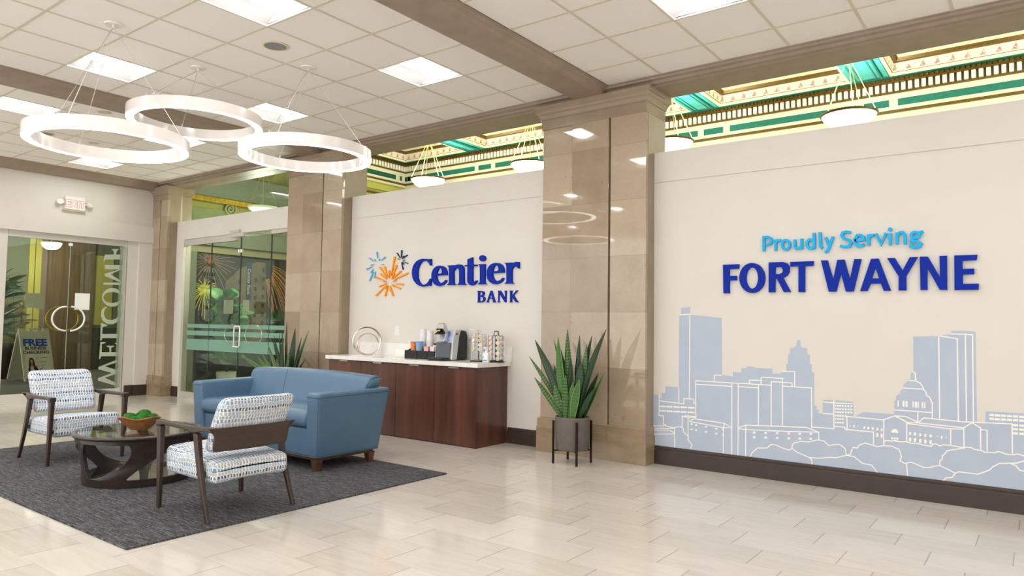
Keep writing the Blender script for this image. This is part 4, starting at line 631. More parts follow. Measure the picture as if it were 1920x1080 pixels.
# ------------------------------------------------------------------ glass doors in the exit wall
d1 = sroot('door_1', (-14.0, 5.4, 0)); d1['label'] = 'pair of glass welcome doors in the exit wall'
MB().box(-.06, .0, -.965, .96, 2.84, 2.95).box(-.06, .0, .955, .985, 0, 2.84).build('door_frame', STEEL if False else mat('anodised_frame', 'CFCAC4', .4, .3), d1)
MB().box(-.02, .012, -.965, .955, .0, .155).build('bottom_rail', mat('pale_rail', 'D8D2C8', .4), d1)
for (a, b) in ((-.965, -.003), (.003, .955)):
    MB().box(-.012, 0, a, b, .155, 2.84).build('glass_pane', GLASS, d1)
MB().box(.001, .004, -.004, .004, .155, 2.84).build('glass_seam', mat('glass_seam', '9FB6B0', .2), d1)
MB().box(-.015, .015, -.03, .03, 2.76, 2.81).build('patch_fitting', PAPER, d1)
for s in (-1, 1):
    pts = []
    for k in range(25):
        a = R(90 + 180*k/24) if s < 0 else R(90 - 180*k/24)
        pts.append((.055, s*.04 + .235*cos(a)*.95, 1.45 + .215*sin(a)))
    pts = [(.055, p[1], p[2]) for p in pts]
    MB().tube(pts, .016, 10).build('pull_handle', WHITEGLOSS, d1)
    pts = [(-.075, p[1]-.05, p[2]+.0) for p in pts]
    MB().tube(pts, .012, 10).build('pull_handle', GOLDM, d1)['label'] = 'brass outer pull handle'
for P in WELCOME: MB().prism([[(a-5.4, b) for a, b in q] for q in P], .001, WALLX(.002)).build('etched_letter', ETCH, d1)
MB().box(.001, .003, .86, .955, .16, 2.84).build('etched_band', film('etched_band', 'AEBCA0', .35), d1)
def notice(x, y0, y1, z0, z1, mm, lab, sag=0):
    m = MB(); m.add([(x, y0, z0), (x, y1, z0-sag), (x, y1, z1), (x, y0, z1), (x+.001, y0, z0), (x+.001, y1, z0-sag), (x+.001, y1, z1), (x+.001, y0, z1)], [(0,1,2,3),(7,6,5,4),(0,4,5,1),(1,5,6,2),(2,6,7,3),(3,7,4,0)])
    tag(m.build('paper_notice', mm), lab, 'notice')
notice(-13.996, 5.51, 5.76, 1.615, 1.915, PAPER, 'white sheet taped on the right welcome door')
notice(-13.996+-.02, 4.735, 5.02, 1.64, 1.885, PAPER2, 'greyish sheet on the left welcome door above the board', .03)

# ------------------------------------------------------------------ glass entry in the back wall
d2 = sroot('door_2', (-11.4, 7.1, 0)); d2['label'] = 'glass entry doors between corner pier and stone column'
RAIL = mat('silver_rail', 'CBC4BD', .35, .3)
MB().box(-1.77, -.02, -.03, .04, 2.88, 3.0).box(1.02, 1.8, -.03, .04, 2.93, 3.03).build('top_rail', RAIL, d2)
MB().box(-1.77, 1.8, -.02, .03, 0, .11).build('bottom_rail', RAIL, d2)
MB().box(-.12, .30, -.10, -.02, 2.93, 3.0).box(-.16, .14, -.085, -.02, 3.0, 3.06).build('door_closer', RAIL, d2, bevel=.006)
for (a, b) in ((-1.77, -.86), (-.855, .085), (.09, .99), (.995, 1.8)):
    MB().box(a, b, 0, .012, .11, 2.93).build('glass_pane', GLASS, d2)
for xx in (-.857, .087, .993): MB().box(xx-.009, xx+.009, -.003, .015, .11, 2.93).build('glass_edge', GEDGE, d2)
MB().box(.03, .07, -.02, .03, 2.66, 2.72).box(.10, .13, -.02, .03, 2.66, 2.72).build('patch_fitting', PAPER, d2)
for (z0, z1) in ((1.315, 1.385), (1.175, 1.26), (.90, 1.105)):
    MB().box(-1.62, 1.8, -.0025, -.0005, z0, z1).build('frosted_stripe', FROSTFILM, d2)
hp = [(.02, -.05, 1.02), (.02, -.05, 1.34)]
pts = [(.0, -.0, 1.04)]
for k in range(7): a = R(180-90*k/6)
def ploop(x, y, z0, z1, d, r0, out=-1):
    P = [(x, y, z0+r0*0)]; P = [(x, y, z0), (x, y+out*(d-.03), z0), (x, y+out*(d-.01), z0+.01), (x, y+out*d, z0+.03), (x, y+out*d, z1-.03), (x, y+out*(d-.01), z1-.01), (x, y+out*(d-.03), z1), (x, y, z1)]
    return MB().tube(P, r0, 10)
MB().tube([(.06, -.06, 1.03), (.045, -.06, 1.01), (.02, -.06, 1.0), (-.02+.21, -.06, 1.0), (.215, -.06, 1.01), (.23, -.06, 1.03), (.23, -.06, 1.33), (.215, -.06, 1.35), (.19, -.06, 1.36), (.045+.03, -.06, 1.36), (.065, -.06, 1.35), (.055, -.06, 1.33)], .013, 10, closed=True).tube([(.07, -.06, 1.03), (.07, 0, 1.03)], .01, 8).tube([(.07, -.06, 1.33), (.07, 0, 1.33)], .01, 8).build('pull_handle', WHITEGLOSS, d2)
for cxh in (-.02, .62):  # thin hoops standing in for handle reflections in the glass
    MB().tube([(cxh+.25*cos(a), -.045, 1.22+.17*sin(a)) for a in [2*pi*k/32 for k in range(32)]], .006, 8, closed=True).build('handle_reflection', NICKEL, d2)
def notice_y(x0, x1, y, z0, z1, mm, lab):
    tag(MB().box(x0, x1, y, y+.001, z0, z1).build('paper_notice', mm), lab, 'notice')
notice_y(-11.26, -11.07, 7.14, 1.58, 1.82, PAPER2, 'pale sheet on the glass entry door, right of the meeting stile')
notice_y(-11.86, -11.56, 7.14, 1.58, 1.83, PAPER2, 'pale sheet on the glass entry, left of the handle')

# ------------------------------------------------------------------ banking hall beyond
m = MB().box(-14.3, 6, 14.0, 14.2, 0, 7.2); struct(m.build('wall_hall_far', CREAM), 'pale yellow far wall of the banking hall')
m = MB().box(-14.5, -14.3, 7.06, 14.2, 0, 7.2); struct(m.build('wall_hall_left', DIMCREAM), 'cream end wall of the banking hall, coloured olive for its dimmer light')
m = MB().box(-14.3, 6, 7.0, 7.3, 4.3, 7.2); struct(m.build('wall_hall_near', CREAM), 'upper hall wall above the long beam')
m = MB().box(-14.3, 6, 7.0, 14.2, 7.1, 7.2); struct(m.build('ceiling_hall', CREAM), 'ceiling behind the hall coffers')
# teal soffits: longitudinal strips and cross beams around coffers
Z1 = 5.912; PER = 3.03
cof = [(-14.02, -11.80)] + [(-5.10-PER*k, -2.70-PER*k) for k in (2, 1, 0)] + [(-2.03+PER*k, .37+PER*k) for k in (0, 1)]
YC0, YC1 = 10.7, 13.70
m = MB(); m.box(-14.3, 6, YC1+.0, 14.0, Z1, Z1+.06); m.box(-14.3, 6, 7.3, YC0, Z1, Z1+.06)
xs = [-14.3] + [v for c in cof for v in c] + [6]
for i in range(0, len(xs), 2):
    m.box(xs[i], xs[i+1], YC0, YC1, Z1, Z1+.06)
struct(m.build('trim_8', TEAL), 'teal ceiling beams of the banking hall')
for i in range(2, len(xs)-1, 2):     # relief panels under each cross beam
    a, b = xs[i], xs[i+1]; w = b-a
    q = sroot('trim_9', (a, 0, 0)); q['label'] = 'pale teal relief under a hall ceiling beam'
    MB().box(w*.22, w*.78, 7.4, 13.60, Z1-.03, Z1+.01).box(.03, w*.16, 7.4, 13.66, Z1-.02, Z1+.01).box(w*.84, w-.03, 7.4, 13.66, Z1-.02, Z1+.01).build('relief_panel', TEAL2, q)
    MB().box(w*.18, w*.22, 7.4, 13.64, Z1-.05, Z1+.01).box(w*.78, w*.82, 7.4, 13.64, Z1-.05, Z1+.01).box(w*.30, w*.33, 7.4, 13.58, Z1-.042, Z1+.01).box(w*.67, w*.70, 7.4, 13.58, Z1-.042, Z1+.01).build('beam_moulding', TEAL, q)
for (a, b) in cof:                      # each coffer: stepped rings
    q = sroot('trim_10', ((a+b)/2, (YC0+YC1)/2, Z1)); q['label'] = 'cream coffer with stencilled frieze and gilded moulding'
    hx, hy = (b-a)/2, (YC1-YC0)/2
    def frame(off0, off1, z0, z1, mm, nm):
        m = MB(); o, i_ = (hx-off0, hy-off0), (hx-off1, hy-off1)
        vs = [(-o[0], -o[1], z0), (o[0], -o[1], z0), (o[0], o[1], z0), (-o[0], o[1], z0), (-i_[0], -i_[1], z1), (i_[0], -i_[1], z1), (i_[0], i_[1], z1), (-i_[0], i_[1], z1)]
        m.add(vs, [(k, (k+1) % 4, 4+(k+1) % 4, 4+k) for k in range(4)]); m.build(nm, mm, q, fix=False)
    frame(-.02, .02, -.012, -.012, CREAM, 'coffer_edge'); frame(.02, .02, -.012, .035, CREAM, 'coffer_edge')
    frame(.02, .03, .035, .042, GILT, 'gilded_moulding')
    m = MB(); 
    frame(.03, .05, .042, .19, PINK, 'stencilled_frieze')
    frame(.05, .10, .19, .20, GILT, 'gilded_moulding'); frame(.10, .13, .20, .25, GILT, 'gilded_moulding'); frame(.13, .28, .25, .25, CREAM, 'coffer_step')
    frame(.28, .30, .25, .46, CREAM, 'coffer_side'); frame(.30, .42, .46, .46, GILT, 'gilded_moulding'); frame(.42, .44, .46, .60, CREAM, 'coffer_side'); 
    MB().box(-hx+.44, hx-.44, -hy+.44, hy-.44, .60, .62).build('coffer_panel', CREAM, q)
# wall frieze bands, far wall (facing -y) and end wall (facing +x)
def band(m, far, p0, p1, z0, z1, d, s0=0):
    if far: m.box(p0, p1, 14.0-d, 14.0-s0, z0, z1)
    else: m.box(-14.3+s0, -14.3+d, p0, p1, z0, z1)
for far in (True, False):
    A_, B_ = (-14.3, 6) if far else (7.4, 14.0)
    tg = 'far' if far else 'end'
    q = sroot('trim_11' if far else 'trim_12'); q['label'] = 'cornice with white dentils and teal panels on the hall %s wall' % tg
    m = MB(); band(m, far, A_, B_, 5.26, 5.43, .02); band(m, far, A_, B_, 5.43, 5.69, .012); m.build('frieze_ground', CREAM, q)
    m = MB(); band(m, far, A_, B_, 5.315, 5.36, .07); band(m, far, A_, B_, 5.665, 5.69, .05); band(m, far, A_, B_, 5.84, 5.865, .12); m.build('gilded_moulding', GILT, q)
    m = MB(); band(m, far, A_, B_, 5.69, 5.84, .035); m.build('dentil_ground', DKBROWN, q)
    m = MB(); k = A_+.02
    while k < B_-.05: band(m, far, k, k+.062, 5.70, 5.835, .085, .03); k += .104
    o = m.build('dentil', DENTW, q); o['kind'] = 'stuff'
    m = MB(); k = A_+.02
    while k < B_-.05:
        band(m, far, k, k+.05, 5.865, 5.905, .15, .10); k += .075
    band(m, far, A_, B_, 5.865, 5.912, .12); o = m.build('bead_moulding', GILT, q)
    m = MB()
    if far:
        for k in range(-4, 3):
            x = -5.0+PER*k; band(m, far, max(x, -14.0), x+2.35, 5.44, 5.565, .018)
            band(m, far, x+2.48, x+2.89, 5.44, 5.565, .018)
        band(m, far, -14.17, -14.09, 5.44, 5.565, .018)
    else:
        for (a, b) in ((13.78, 13.86), (10.9, 13.62), (10.3, 10.75), (7.7, 10.1)): band(m, far, a, b, 5.44, 5.565, .018)
    m.build('teal_panel', TEAL if far else mat('dim_teal', '0C5C45', .5), q)  # end wall gets a darker copy of the teal for its weaker light
# lower courses on the end wall: cream with its weaker light coloured in
m = MB(); band(m, False, 11.2, 14.0, 5.05, 5.20, .05); band(m, False, 11.2, 14.0, 4.80, 4.90, .08); struct(m.build('trim_13', mat('dim_cream_course', 'B9B95A', .6)), 'wall courses at the end of the hall, dim cream coloured olive')
m = MB(); band(m, False, 11.2, 14.0, 4.90, 4.96, .10); struct(m.build('trim_14', DKBROWN), 'dark band on the hall end wall')

def bowl_pendant(x, label):
    root = empty('bowl_pendant', (x, 12.05, 4.86), label, 'pendant light', 'white glass bowl pendants in the banking hall')
    rr_ = .42
    MB().lathe([(.001, -.20), (.12, -.195), (.22, -.175), (.31, -.13), (.375, -.06), (.40, -.01), (.40, .0), (.37, .0), (.35, -.05)], seg=40, capb=True, capt=False).build('glass_bowl', EMIT_B, root)
    MB().lathe([(.40, -.02), (rr_, -.012), (rr_+.008, .004), (rr_, .018), (.395, .018)], seg=40, capb=False, capt=False).build('rim', GILT, root)
    for k in range(5):
        a = 2*pi*k/5+.3; MB().tube([(.41*cos(a), .41*sin(a), .01), (.02*cos(a), .02*sin(a), .92)], .006, 6).build('suspension_rod', mat_rod, root)
    MB().tube([(0, 0, .90), (0, 0, 1.0)], .014, 8).lathe([(.03, .90), (.04, .93), (.02, .96)], seg=16).build('stem', GOLDM, root)
    MB().lathe([(.10, 1.0), (.09, 1.03), (.05, 1.05)], seg=20).build('canopy', GOLDM, root)
    ld = bpy.data.lights.new('bowl_light', 'POINT'); ld.energy = HALL; ld.color = (1, .96, .76); ld.shadow_soft_size = .2
    lo = bpy.data.objects.new('bowl_lamp_bulb', ld); COL.objects.link(lo); lo.parent = root; lo.location = (0, 0, .16)
mat_rod = mat('brass_rod', 'E4D27A', .35, .2)
bowl_pendant(-11.54, 'leftmost glowing bowl pendant above the bank sign wall')
bowl_pendant(-8.60, 'glowing bowl pendant left of the large column top')
bowl_pendant(-5.42, 'glowing bowl pendant half hidden behind the large column')
bowl_pendant(-2.39, 'largest glowing bowl pendant above the city name sign')
bowl_pendant(.65, 'glowing bowl pendant beyond the right edge of the photo')

# hall end wall seen through the glass entry: photo mural, bulkhead, painted strip
X0 = -14.28
m = MB().box(-14.3, X0, 7.9, 12.0, .15, 2.90); fw = m.build('fireworks_wall_graphic', mat('night_sky', '0C0D11', .5, noise=('14161F', 2, (1, 1, 1))))
tag(fw, 'dark wall graphic of fireworks over a lit building, behind the glass entry', 'mural')
def on(pts): return [tuple(p) for p in pts]
m = MB().prism([[(8.62, 2.30), (8.95, 2.62), (9.36, 2.80), (9.60, 2.80), (9.68, 1.0), (8.50, 1.0)]], .002, WALLX(X0)); bl = m.build('printed_building', mat('printed_building', '756850', .6, noise=('5E5340', 3, (1, 1, 1))), fw)
m = MB()
for r_ in range(7):
    for c_ in range(5):
        y = 8.72+.2*c_; z = 1.25+.2*r_+.03*c_
        if z < 2.15+.5*(y-8.6): m.box(X0+.002, X0+.004, y, y+.07, z, z+.09)
m.build('printed_windows', mat('printed_window', '2A271F', .6), fw)
m = MB().box(X0+.002, X0+.005, 9.12, 9.24, 1.9, 2.78); m.build('printed_banner', mat('printed_banner', '1E2F5E', .6), fw)
TXR = lambda x, y, z: Matrix.Translation((x, y, z)) @ Matrix.Rotation(pi/2, 4, 'Z') @ Matrix.Rotation(pi/2, 4, 'X') @ Matrix.Rotation(-pi/2, 4, 'Z')
textobj('banner_lettering', 'Centier Bank', .11, PAPER2, fw, TXR(X0+.0055, 9.18, 2.34), .0005)
def firework(cy, cz, n, r0, r1, mm, droop=.25, w=.014, a0=0, a1=360):
    m = MB(); rnd = random.Random(int(cy*100))
    for k in range(n):
        a = R(a0+(a1-a0)*k/n + rnd.uniform(-4, 4)); L = r1*rnd.uniform(.7, 1); P = []
        for t in range(8):
            s_ = r0+(L-r0)*t/7; P.append((cy+cos(a)*s_, cz+sin(a)*s_-droop*s_*s_))
        P = [(min(11.9, max(7.92, p[0])), min(2.88, max(.2, p[1]))) for p in P]
        P2 = [P[0]]+[q for i, q in enumerate(P[1:]) if (Vector(q)-Vector(P[i])).length > .004]
        if len(P2) > 2: m.strip(P2, w, .0015+.0001*k, WALLX(X0+.003))
    return m.build('printed_firework', mm, fw)
firework(8.14, 2.12, 8, .0, .16, mat('print_yellow_core', 'E4E070', .6), .2, .05)
firework(8.14, 2.10, 26, .03, .44, mat('print_yellow_firework', 'C9C437', .5), 1.1, .017)
firework(8.25, 2.72, 26, .10, .62, mat('print_gold_firework', 'A08445', .6), .3, .010)
firework(8.24, 2.74, 12, .0, .09, mat('print_red_core', 'B5512E', .6), 0, .02)
firework(9.55, 2.70, 22, .25, 1.0, mat('print_orange_firework', 'D08B35', .6), .75, .013, -75, 20)
firework(10.6, 1.9, 24, .1, .6, mat('print_blue_firework', '4A4F86', .6), .2, .012)
m = MB().box(-14.3, -14.2, 7.3, 12.0, 2.90, 3.05); struct(m.build('trim_15', mat('olive_moulding', 'A5A37C', .6)), 'cream moulding over the fireworks graphic')
m = MB().box(-14.3, -14.05, 7.3, 12.0, 3.05, 3.42).box(-14.3, -14.0, 7.3, 12.0, 3.42, 3.48); struct(m.build('trim_16', BULK), 'grey green bulkhead behind the glass entry')
m = MB().box(-14.3, -14.2, 7.3, 7.9, 0, 2.9); struct(m.build('trim_17', BULK), 'grey green end panel beside the fireworks graphic')
m = MB().box(-14.3, -14.24, 7.3, 12.0, 3.48, 3.85); struct(m.build('wall_hall_stone', mat('scroll_wall', '7F8F58', .6, noise=('93A066', 4, (1, 1, 1)))), 'green painted stone wall over the bulkhead')
m = MB().box(-14.3, -14.10, 7.3, 12.0, 3.98, 4.09); struct(m.build('trim_18', mat('gold_soffit', 'B99A1E', .3, .5, noise=('8A7212', 8, (1, 4, 1)))), 'gold strip moulding in the clerestory')
m = MB().box(-14.3, -14.04, 7.3, 12.0, 4.09, 4.60); struct(m.build('trim_19', BULK), 'grey green beam face in the clerestory')
m = MB().box(-14.3, -14.12, 7.3, 12.0, 4.60, 5.2); struct(m.build('wall_hall_painted', mat('painted_foliage', '6E7A34', .6, noise=('A89A5C', 3.5, (1, 1, 1)))), 'painted foliage wall high in the clerestory')
sp = MB(); P = []
for k in range(46):
    a = k*.30; q = .008+.0105*a; P.append((8.62+q*cos(a), 3.90+q*sin(a)))
sp.strip(P, .03, .05, WALLX(-14.24)); so = sp.build('trim_20', mat('scroll_stone', 'A9B478', .6)); struct(so, 'carved volute scroll over the entry')
# clerestory pane above the white header
g = sroot('window_1'); g['label'] = 'green tinted clerestory glass over the entry doors'
MB().box(-13.4, -9.65, 7.12, 7.13, 3.355, 4.03).build('glass_pane', GLASS, g)
vl = bpy.data.lights.new('entry_light', 'POINT'); vl.energy = 110; vl.color = (1, 1, .95); vl.shadow_soft_size = .25
root = empty('bowl_pendant', (-12.35, 8.2, 3.72), 'pale glass bowl pendant glimpsed over the entry header', 'pendant light')
MB().lathe([(.001, -.14), (.15, -.12), (.26, -.05), (.30, 0), (.27, 0)], seg=28, capt=False).build('glass_bowl', mat('dim_bowl', 'D8E6CC', .4, emit='D8E6CC', es=.6), root)
for k in range(3):
    a = 2*pi*k/3+.5; MB().tube([(.29*cos(a), .29*sin(a), 0), (.02*cos(a), .02*sin(a), .75)], .006, 6).build('suspension_rod', mat_rod, root)
MB().tube([(0, 0, .72), (0, 0, 2.19)], .01, 8).build('stem', mat_rod, root)
vo = bpy.data.objects.new('entry_lamp_bulb', vl); COL.objects.link(vo); vo.parent = root; vo.location = (0, 0, -.32)

# ------------------------------------------------------------------ lobby beyond the welcome doors
LX = -22.0
m = MB()
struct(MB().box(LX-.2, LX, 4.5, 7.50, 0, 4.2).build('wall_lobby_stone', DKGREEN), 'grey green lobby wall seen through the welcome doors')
struct(MB().box(LX-.1, LX+.05, 7.47, 7.60, 0, 4.0).box(LX-.1, LX+.06, 7.62, 7.76, 0, 4.0).build('trim_21', OLIVE), 'olive cream door casing in the lobby')
struct(MB().box(LX-.2, LX, 7.76, 7.92, 0, 4.2).build('wall_lobby_mauve', MAUVE), 'narrow mauve wall strip in the lobby')
struct(MB().box(LX-.2, LX+.12, 7.92, 9.10, 0, 4.2).build('wall_lobby_brown', BROWNPANEL), 'brown stone panels in the lobby')
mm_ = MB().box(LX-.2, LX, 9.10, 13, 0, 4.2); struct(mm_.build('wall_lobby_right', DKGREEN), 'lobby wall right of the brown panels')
struct(MB().box(LX-.02, LX+.03, 9.12, 9.66, 1.28, 3.3).box(LX-.02, LX+.05, 9.12, 9.7, 1.28, 1.40).build('trim_22', OLIVE), 'olive cream wall panel behind the WELCOME letters')
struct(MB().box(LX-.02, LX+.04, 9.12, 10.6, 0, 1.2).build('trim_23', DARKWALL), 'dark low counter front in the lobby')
struct(MB().box(LX, -14.2, 12.0, 12.2, 0, 4.2).build('wall_lobby_side', DKGREEN), 'lobby side wall')
struct(MB().box(LX-4, -14.2, 1, 12.2, 4.2, 4.3).build('ceiling_lobby', CEILBACK), 'lobby ceiling')
lo = empty('lobby_dome_light', (-20.2, 7.35, 3.36), 'cream dome light hanging behind the left welcome door', 'pendant light')
MB().lathe([(.001, -.16), (.10, -.15), (.18, -.10), (.225, -.02), (.23, .02), (.001, .03)], seg=28).build('glass_dome', EMIT_S, lo)
MB().tube([(0, 0, .02), (0, 0, .84)], .02, 8).build('stem', STEEL, lo)
ld = bpy.data.lights.new('lobby_light', 'POINT'); ld.energy = 130; ld.color = (1, .95, .8); ld.shadow_soft_size = .3
l2 = bpy.data.objects.new('lobby_lamp_bulb', ld); COL.objects.link(l2); l2.parent = lo; l2.location = (.0, 0, -.35)

sb = empty('sandwich_board', (-18.8, 6.55, 0), 'cream sandwich board reading FREE BUSINESS CHECKING behind the glass', 'sign board')
def panel(sgn):
    M = Matrix.Translation((sgn*.03, 0, 1.14)) @ Matrix.Rotation(sgn*R(-24), 4, 'Y')
    m = MB(); w = .31
    m.box(-.018, .018, -w, -w+.04, -1.22, 0, M).box(-.018, .018, w-.04, w, -1.22, 0, M).box(-.018, .018, -w+.04, w-.04, -.15, -.0, M).box(-.018, .018, -w+.04, w-.04, -1.15, -1.05, M)
    m.box(-.010, .010, -w+.04, w-.04, -1.05, -.15, M)
    m.box(-.018, .018, -w, -w+.13, 0, .07, M).box(-.018, .018, w-.13, w, 0, .07, M).box(-.018, .018, -.10, -.06, 0, .06, M).box(-.018, .018, .06, .10, 0, .06, M).box(-.018, .018, -.09, .09, .045, .08, M)
    o = m.build('board_panel', BOARD, sb); return o, M
pb, _ = panel(-1); pf, M = panel(1)
FM = lambda y, z: M @ Matrix.Translation((.0125, y, z)) @ Matrix.Rotation(pi/2, 4, 'Z') @ Matrix.Rotation(pi/2, 4, 'X')
MB().box(.0101, .0112, -.25, .25, -1.04, -.16, M).build('poster', mat('poster_paper', 'E6E4D4', .6), pf)
textobj('headline_lettering', 'FREE', .235, INKB, pf, FM(-.01, -.29), .0008, .012)
textobj('poster_lettering', 'BUSINESS', .105, INKK, pf, FM(-.01, -.425), .0008, .003)
textobj('poster_lettering', 'CHECKING', .105, INKK, pf, FM(-.01, -.525), .0008, .003)
FT = lambda a, b, d: tuple(M @ Vector((.0115+d, a, b)))
m = MB()
for k, z in enumerate((-.67, -.76, -.85)):
    m.strip([(.0+.02*cos(t), z+.02*sin(t)) for t in [2*pi*q/12 for q in range(12)]], .006, .0008, FT, closed=True)
    for r_ in range(2 if k == 1 else 1): m.strip([(.05, z+.012-.025*r_), (.21-.03*k, z+.012-.025*r_)], .009, .0008, FT)
m.build('poster_small_print', INKG, pf)
EL = lambda cx, cy, rx, ry: [(cx+rx*cos(t), cy+ry*sin(t)) for t in [2*pi*q/20 for q in range(20)]]
fig = MB().prism([[(-.20, -1.04), (-.205, -.92), (-.18, -.86), (-.14, -.83), (-.09, -.83), (-.04, -.86), (-.01, -.93), (.0, -1.04)]], .001, FT).build('printed_person', BLAZER, pf); fig['label'] = 'printed person with long dark hair in a black blazer'
MB().prism([EL(-.125, -.74, .055, .085)], .0012, FT).prism([[(-.18, -.74), (-.07, -.74), (-.055, -.88), (-.09, -.90), (-.16, -.90), (-.19, -.86)]], .0012, FT).build('printed_hair', HAIR, fig)
MB().prism([EL(-.125, -.745, .033, .048)], .002, FT).prism([[(-.135, -.79), (-.112, -.79), (-.11, -.85), (-.14, -.85)]], .002, FT).prism([[(.0, -.98), (.03, -.93), (.10, -.88), (.11, -.895), (.05, -.95), (.02, -1.0)]], .002, FT).build('printed_face_and_hand', SKIN, fig)
MB().prism([[(-.155, -.86), (-.095, -.86), (-.08, -1.04), (-.17, -1.04)]], .0016, FT).build('printed_blouse', BLOUSE, fig)

# ------------------------------------------------------------------ furniture
rug = MB().box(-9.2, -4.64, 2.19, 5.19, .0005, .012).build('area_rug', RUG); tag(rug, 'charcoal streaked carpet under the seating group', 'rug')

def box_uv(o, off=(0, 0)):
    me = o.data; uv = me.uv_layers.new(name='uv')
    for p in me.polygons:
        n = p.normal
        for li in p.loop_indices:
            v = me.vertices[me.loops[li].vertex_index].co
            if abs(n.x) > .7: q = (v.y, v.z)
            elif abs(n.z) > .6: q = (v.x, v.y-.0)
            else: q = (v.x, v.z)
            uv.data[li].uv = (q[0]+5+off[0], q[1]+5+off[1])

def lerp(a, b, t): return a+(b-a)*t
def quadbar(m, P0, P1, s0, s1, n=6, bow=None):
    """tapered rectangular bar from P0 to P1; s=(wx, wy)"""
    rings = []
    for i in range(n+1):
        t = i/n; c = Vector(P0).lerp(Vector(P1), t)
        if bow: c += Vector(bow)*sin(pi*t)
        a, b = lerp(s0[0], s1[0], t)/2, lerp(s0[1], s1[1], t)/2
        rings.append([(c.x-a, c.y-b, c.z), (c.x+a, c.y-b, c.z), (c.x+a, c.y+b, c.z), (c.x-a, c.y+b, c.z)])
    vs = [v for r_ in rings for v in r_]
    fs = [(4*i+k, 4*i+(k+1) % 4, 4*i+4+(k+1) % 4, 4*i+4+k) for i in range(n) for k in range(4)] + [(3, 2, 1, 0), tuple(range(4*n, 4*n+4))]
    return m.add(vs, fs)

def armchair(loc, rz, label):
    root = empty('lounge_chair', loc, label, 'armchair', 'patterned lounge chairs round the coffee table', rz)
    # seat cushion: front thicker, slopes back, underside hollowed at the rear
    def sf(v):
        t = (v.y+.34)/.70
        if v.z > .35: v.z = v.z + .045*t + .010*cos(pi*v.x/.62) - .012*(1-t)
        else: v.z = v.z + .012*t + .05*max(0, (.35-t))*cos(pi*v.x/.66)
        return v
    s_ = MB().rbox(-.315, .315, -.345, .365, .255, .425, .045, 8, sf).build('seat_cushion', FABRIC, root); box_uv(s_)
    def bf(v):
        t = (v.z-.44)/.44
        v.y += -.20*t - .035*cos(pi*v.x/.6)*(.4+.6*t) + .02*sin(pi*t)
        return v
    b_ = MB().rbox(-.30, .30, -.255, -.125, .468, .885, .055, 8, bf).build('back_cushion', FABRIC, root); box_uv(b_, (.3, .1))
    b_.location = (0, .0, 0)
    # wooden frame
    for sx in (-1, 1):
        x = sx*.345
        m = MB(); quadbar(m, (x, .375, .625), (x+sx*.004, .352, 0), (.040, .062), (.028, .036), 6); m.build('front_leg', DWOOD, root, bevel=.006)
        m = MB(); quadbar(m, (x, -.150, .615), (x+sx*.012, -.352, 0), (.040, .062), (.026, .036), 8, bow=(0, .018, 0)); m.build('rear_leg', DWOOD, root, bevel=.006)
        # arm: plan curve from front tip to the back rail
        m = MB(); N = 18; ring = []
        for i in range(N+1):
            t = i/N; y = lerp(.405, -.352, t)
            inn = 0 if t < .62 else ((t-.62)/.38)**2*.035
            xx = x - sx*inn; hw = (.021 + .010*(1 if t < .1 else 0) + .006*sin(pi*t))*(1 if t < .85 else 1-.45*(t-.85)/.15)
            top = .668 - .006*sin(pi*t); thk = .030 + .018*math.exp(-((t-.70)/.10)**2) + .018*math.exp(-((t-.02)/.06)**2) + (.02*max(0, (t-.86)/.14)**1.5)
            ring.append([(xx-hw, y, top), (xx+hw, y, top), (xx+hw, y, top-thk), (xx-hw, y, top-thk)])
        vs = [v for q in ring for v in q]; fs = [(4*i+k, 4*i+(k+1) % 4, 4*i+4+(k+1) % 4, 4*i+4+k) for i in range(N) for k in range(4)] + [(3, 2, 1, 0), tuple(range(4*N, 4*N+4))]
        m.add(vs, fs)
        m.build('armrest', DWOOD, root, bevel=.008)
    # back rail: curved board narrowing downward
    m = MB(); N = 20; K = 6; front = []; back = []
    for j in range(K+1):
        tz = j/K; z = lerp(.665, .490, tz); hw = lerp(.364, .312, min(1, tz*2.8)**.9)
        if tz > .8: hw -= .012*(tz-.8)/.2
        for i in range(N+1):
            s_x = -1+2*i/N; xx = s_x*hw; yb = -.388 + .040*(abs(s_x)**3.0) - .0*tz + tz*.035
            front.append((xx, yb+.022, z)); back.append((xx, yb, z))
    n = len(front); vs = front+back; fs = []
    for j in range(K):
        for i in range(N):
            a = j*(N+1)+i; fs.append((a, a+1, a+N+2, a+N+1)); fs.append((n+a, n+a+N+1, n+a+N+2, n+a+1))
    for i in range(N): fs.append((i, n+i, n+i+1, i+1)); a = K*(N+1)+i; fs.append((a, a+1, n+a+1, n+a))
    for j in range(K):
        a = j*(N+1); fs.append((a, a+N+1, n+a+N+1, n+a)); a += N; fs.append((a, n+a, n+a+N+1, a+N+1))
    m.add(vs, fs); m.build('back_rail', DWOOD, root, bevel=.004)
    m = MB().box(-.345, .345, -.235, -.205, .31, .345).box(-.345, .345, .325, .350, .31, .345); m.build('seat_frame', DWOOD, root)
    return root
armchair((-5.115, 3.16, .012), pi/2, 'patterned lounge chair in front, seen from behind with its wooden back rail')
armchair((-8.13, 3.235, .012), -pi/2, 'patterned lounge chair at the far left, facing the coffee table')

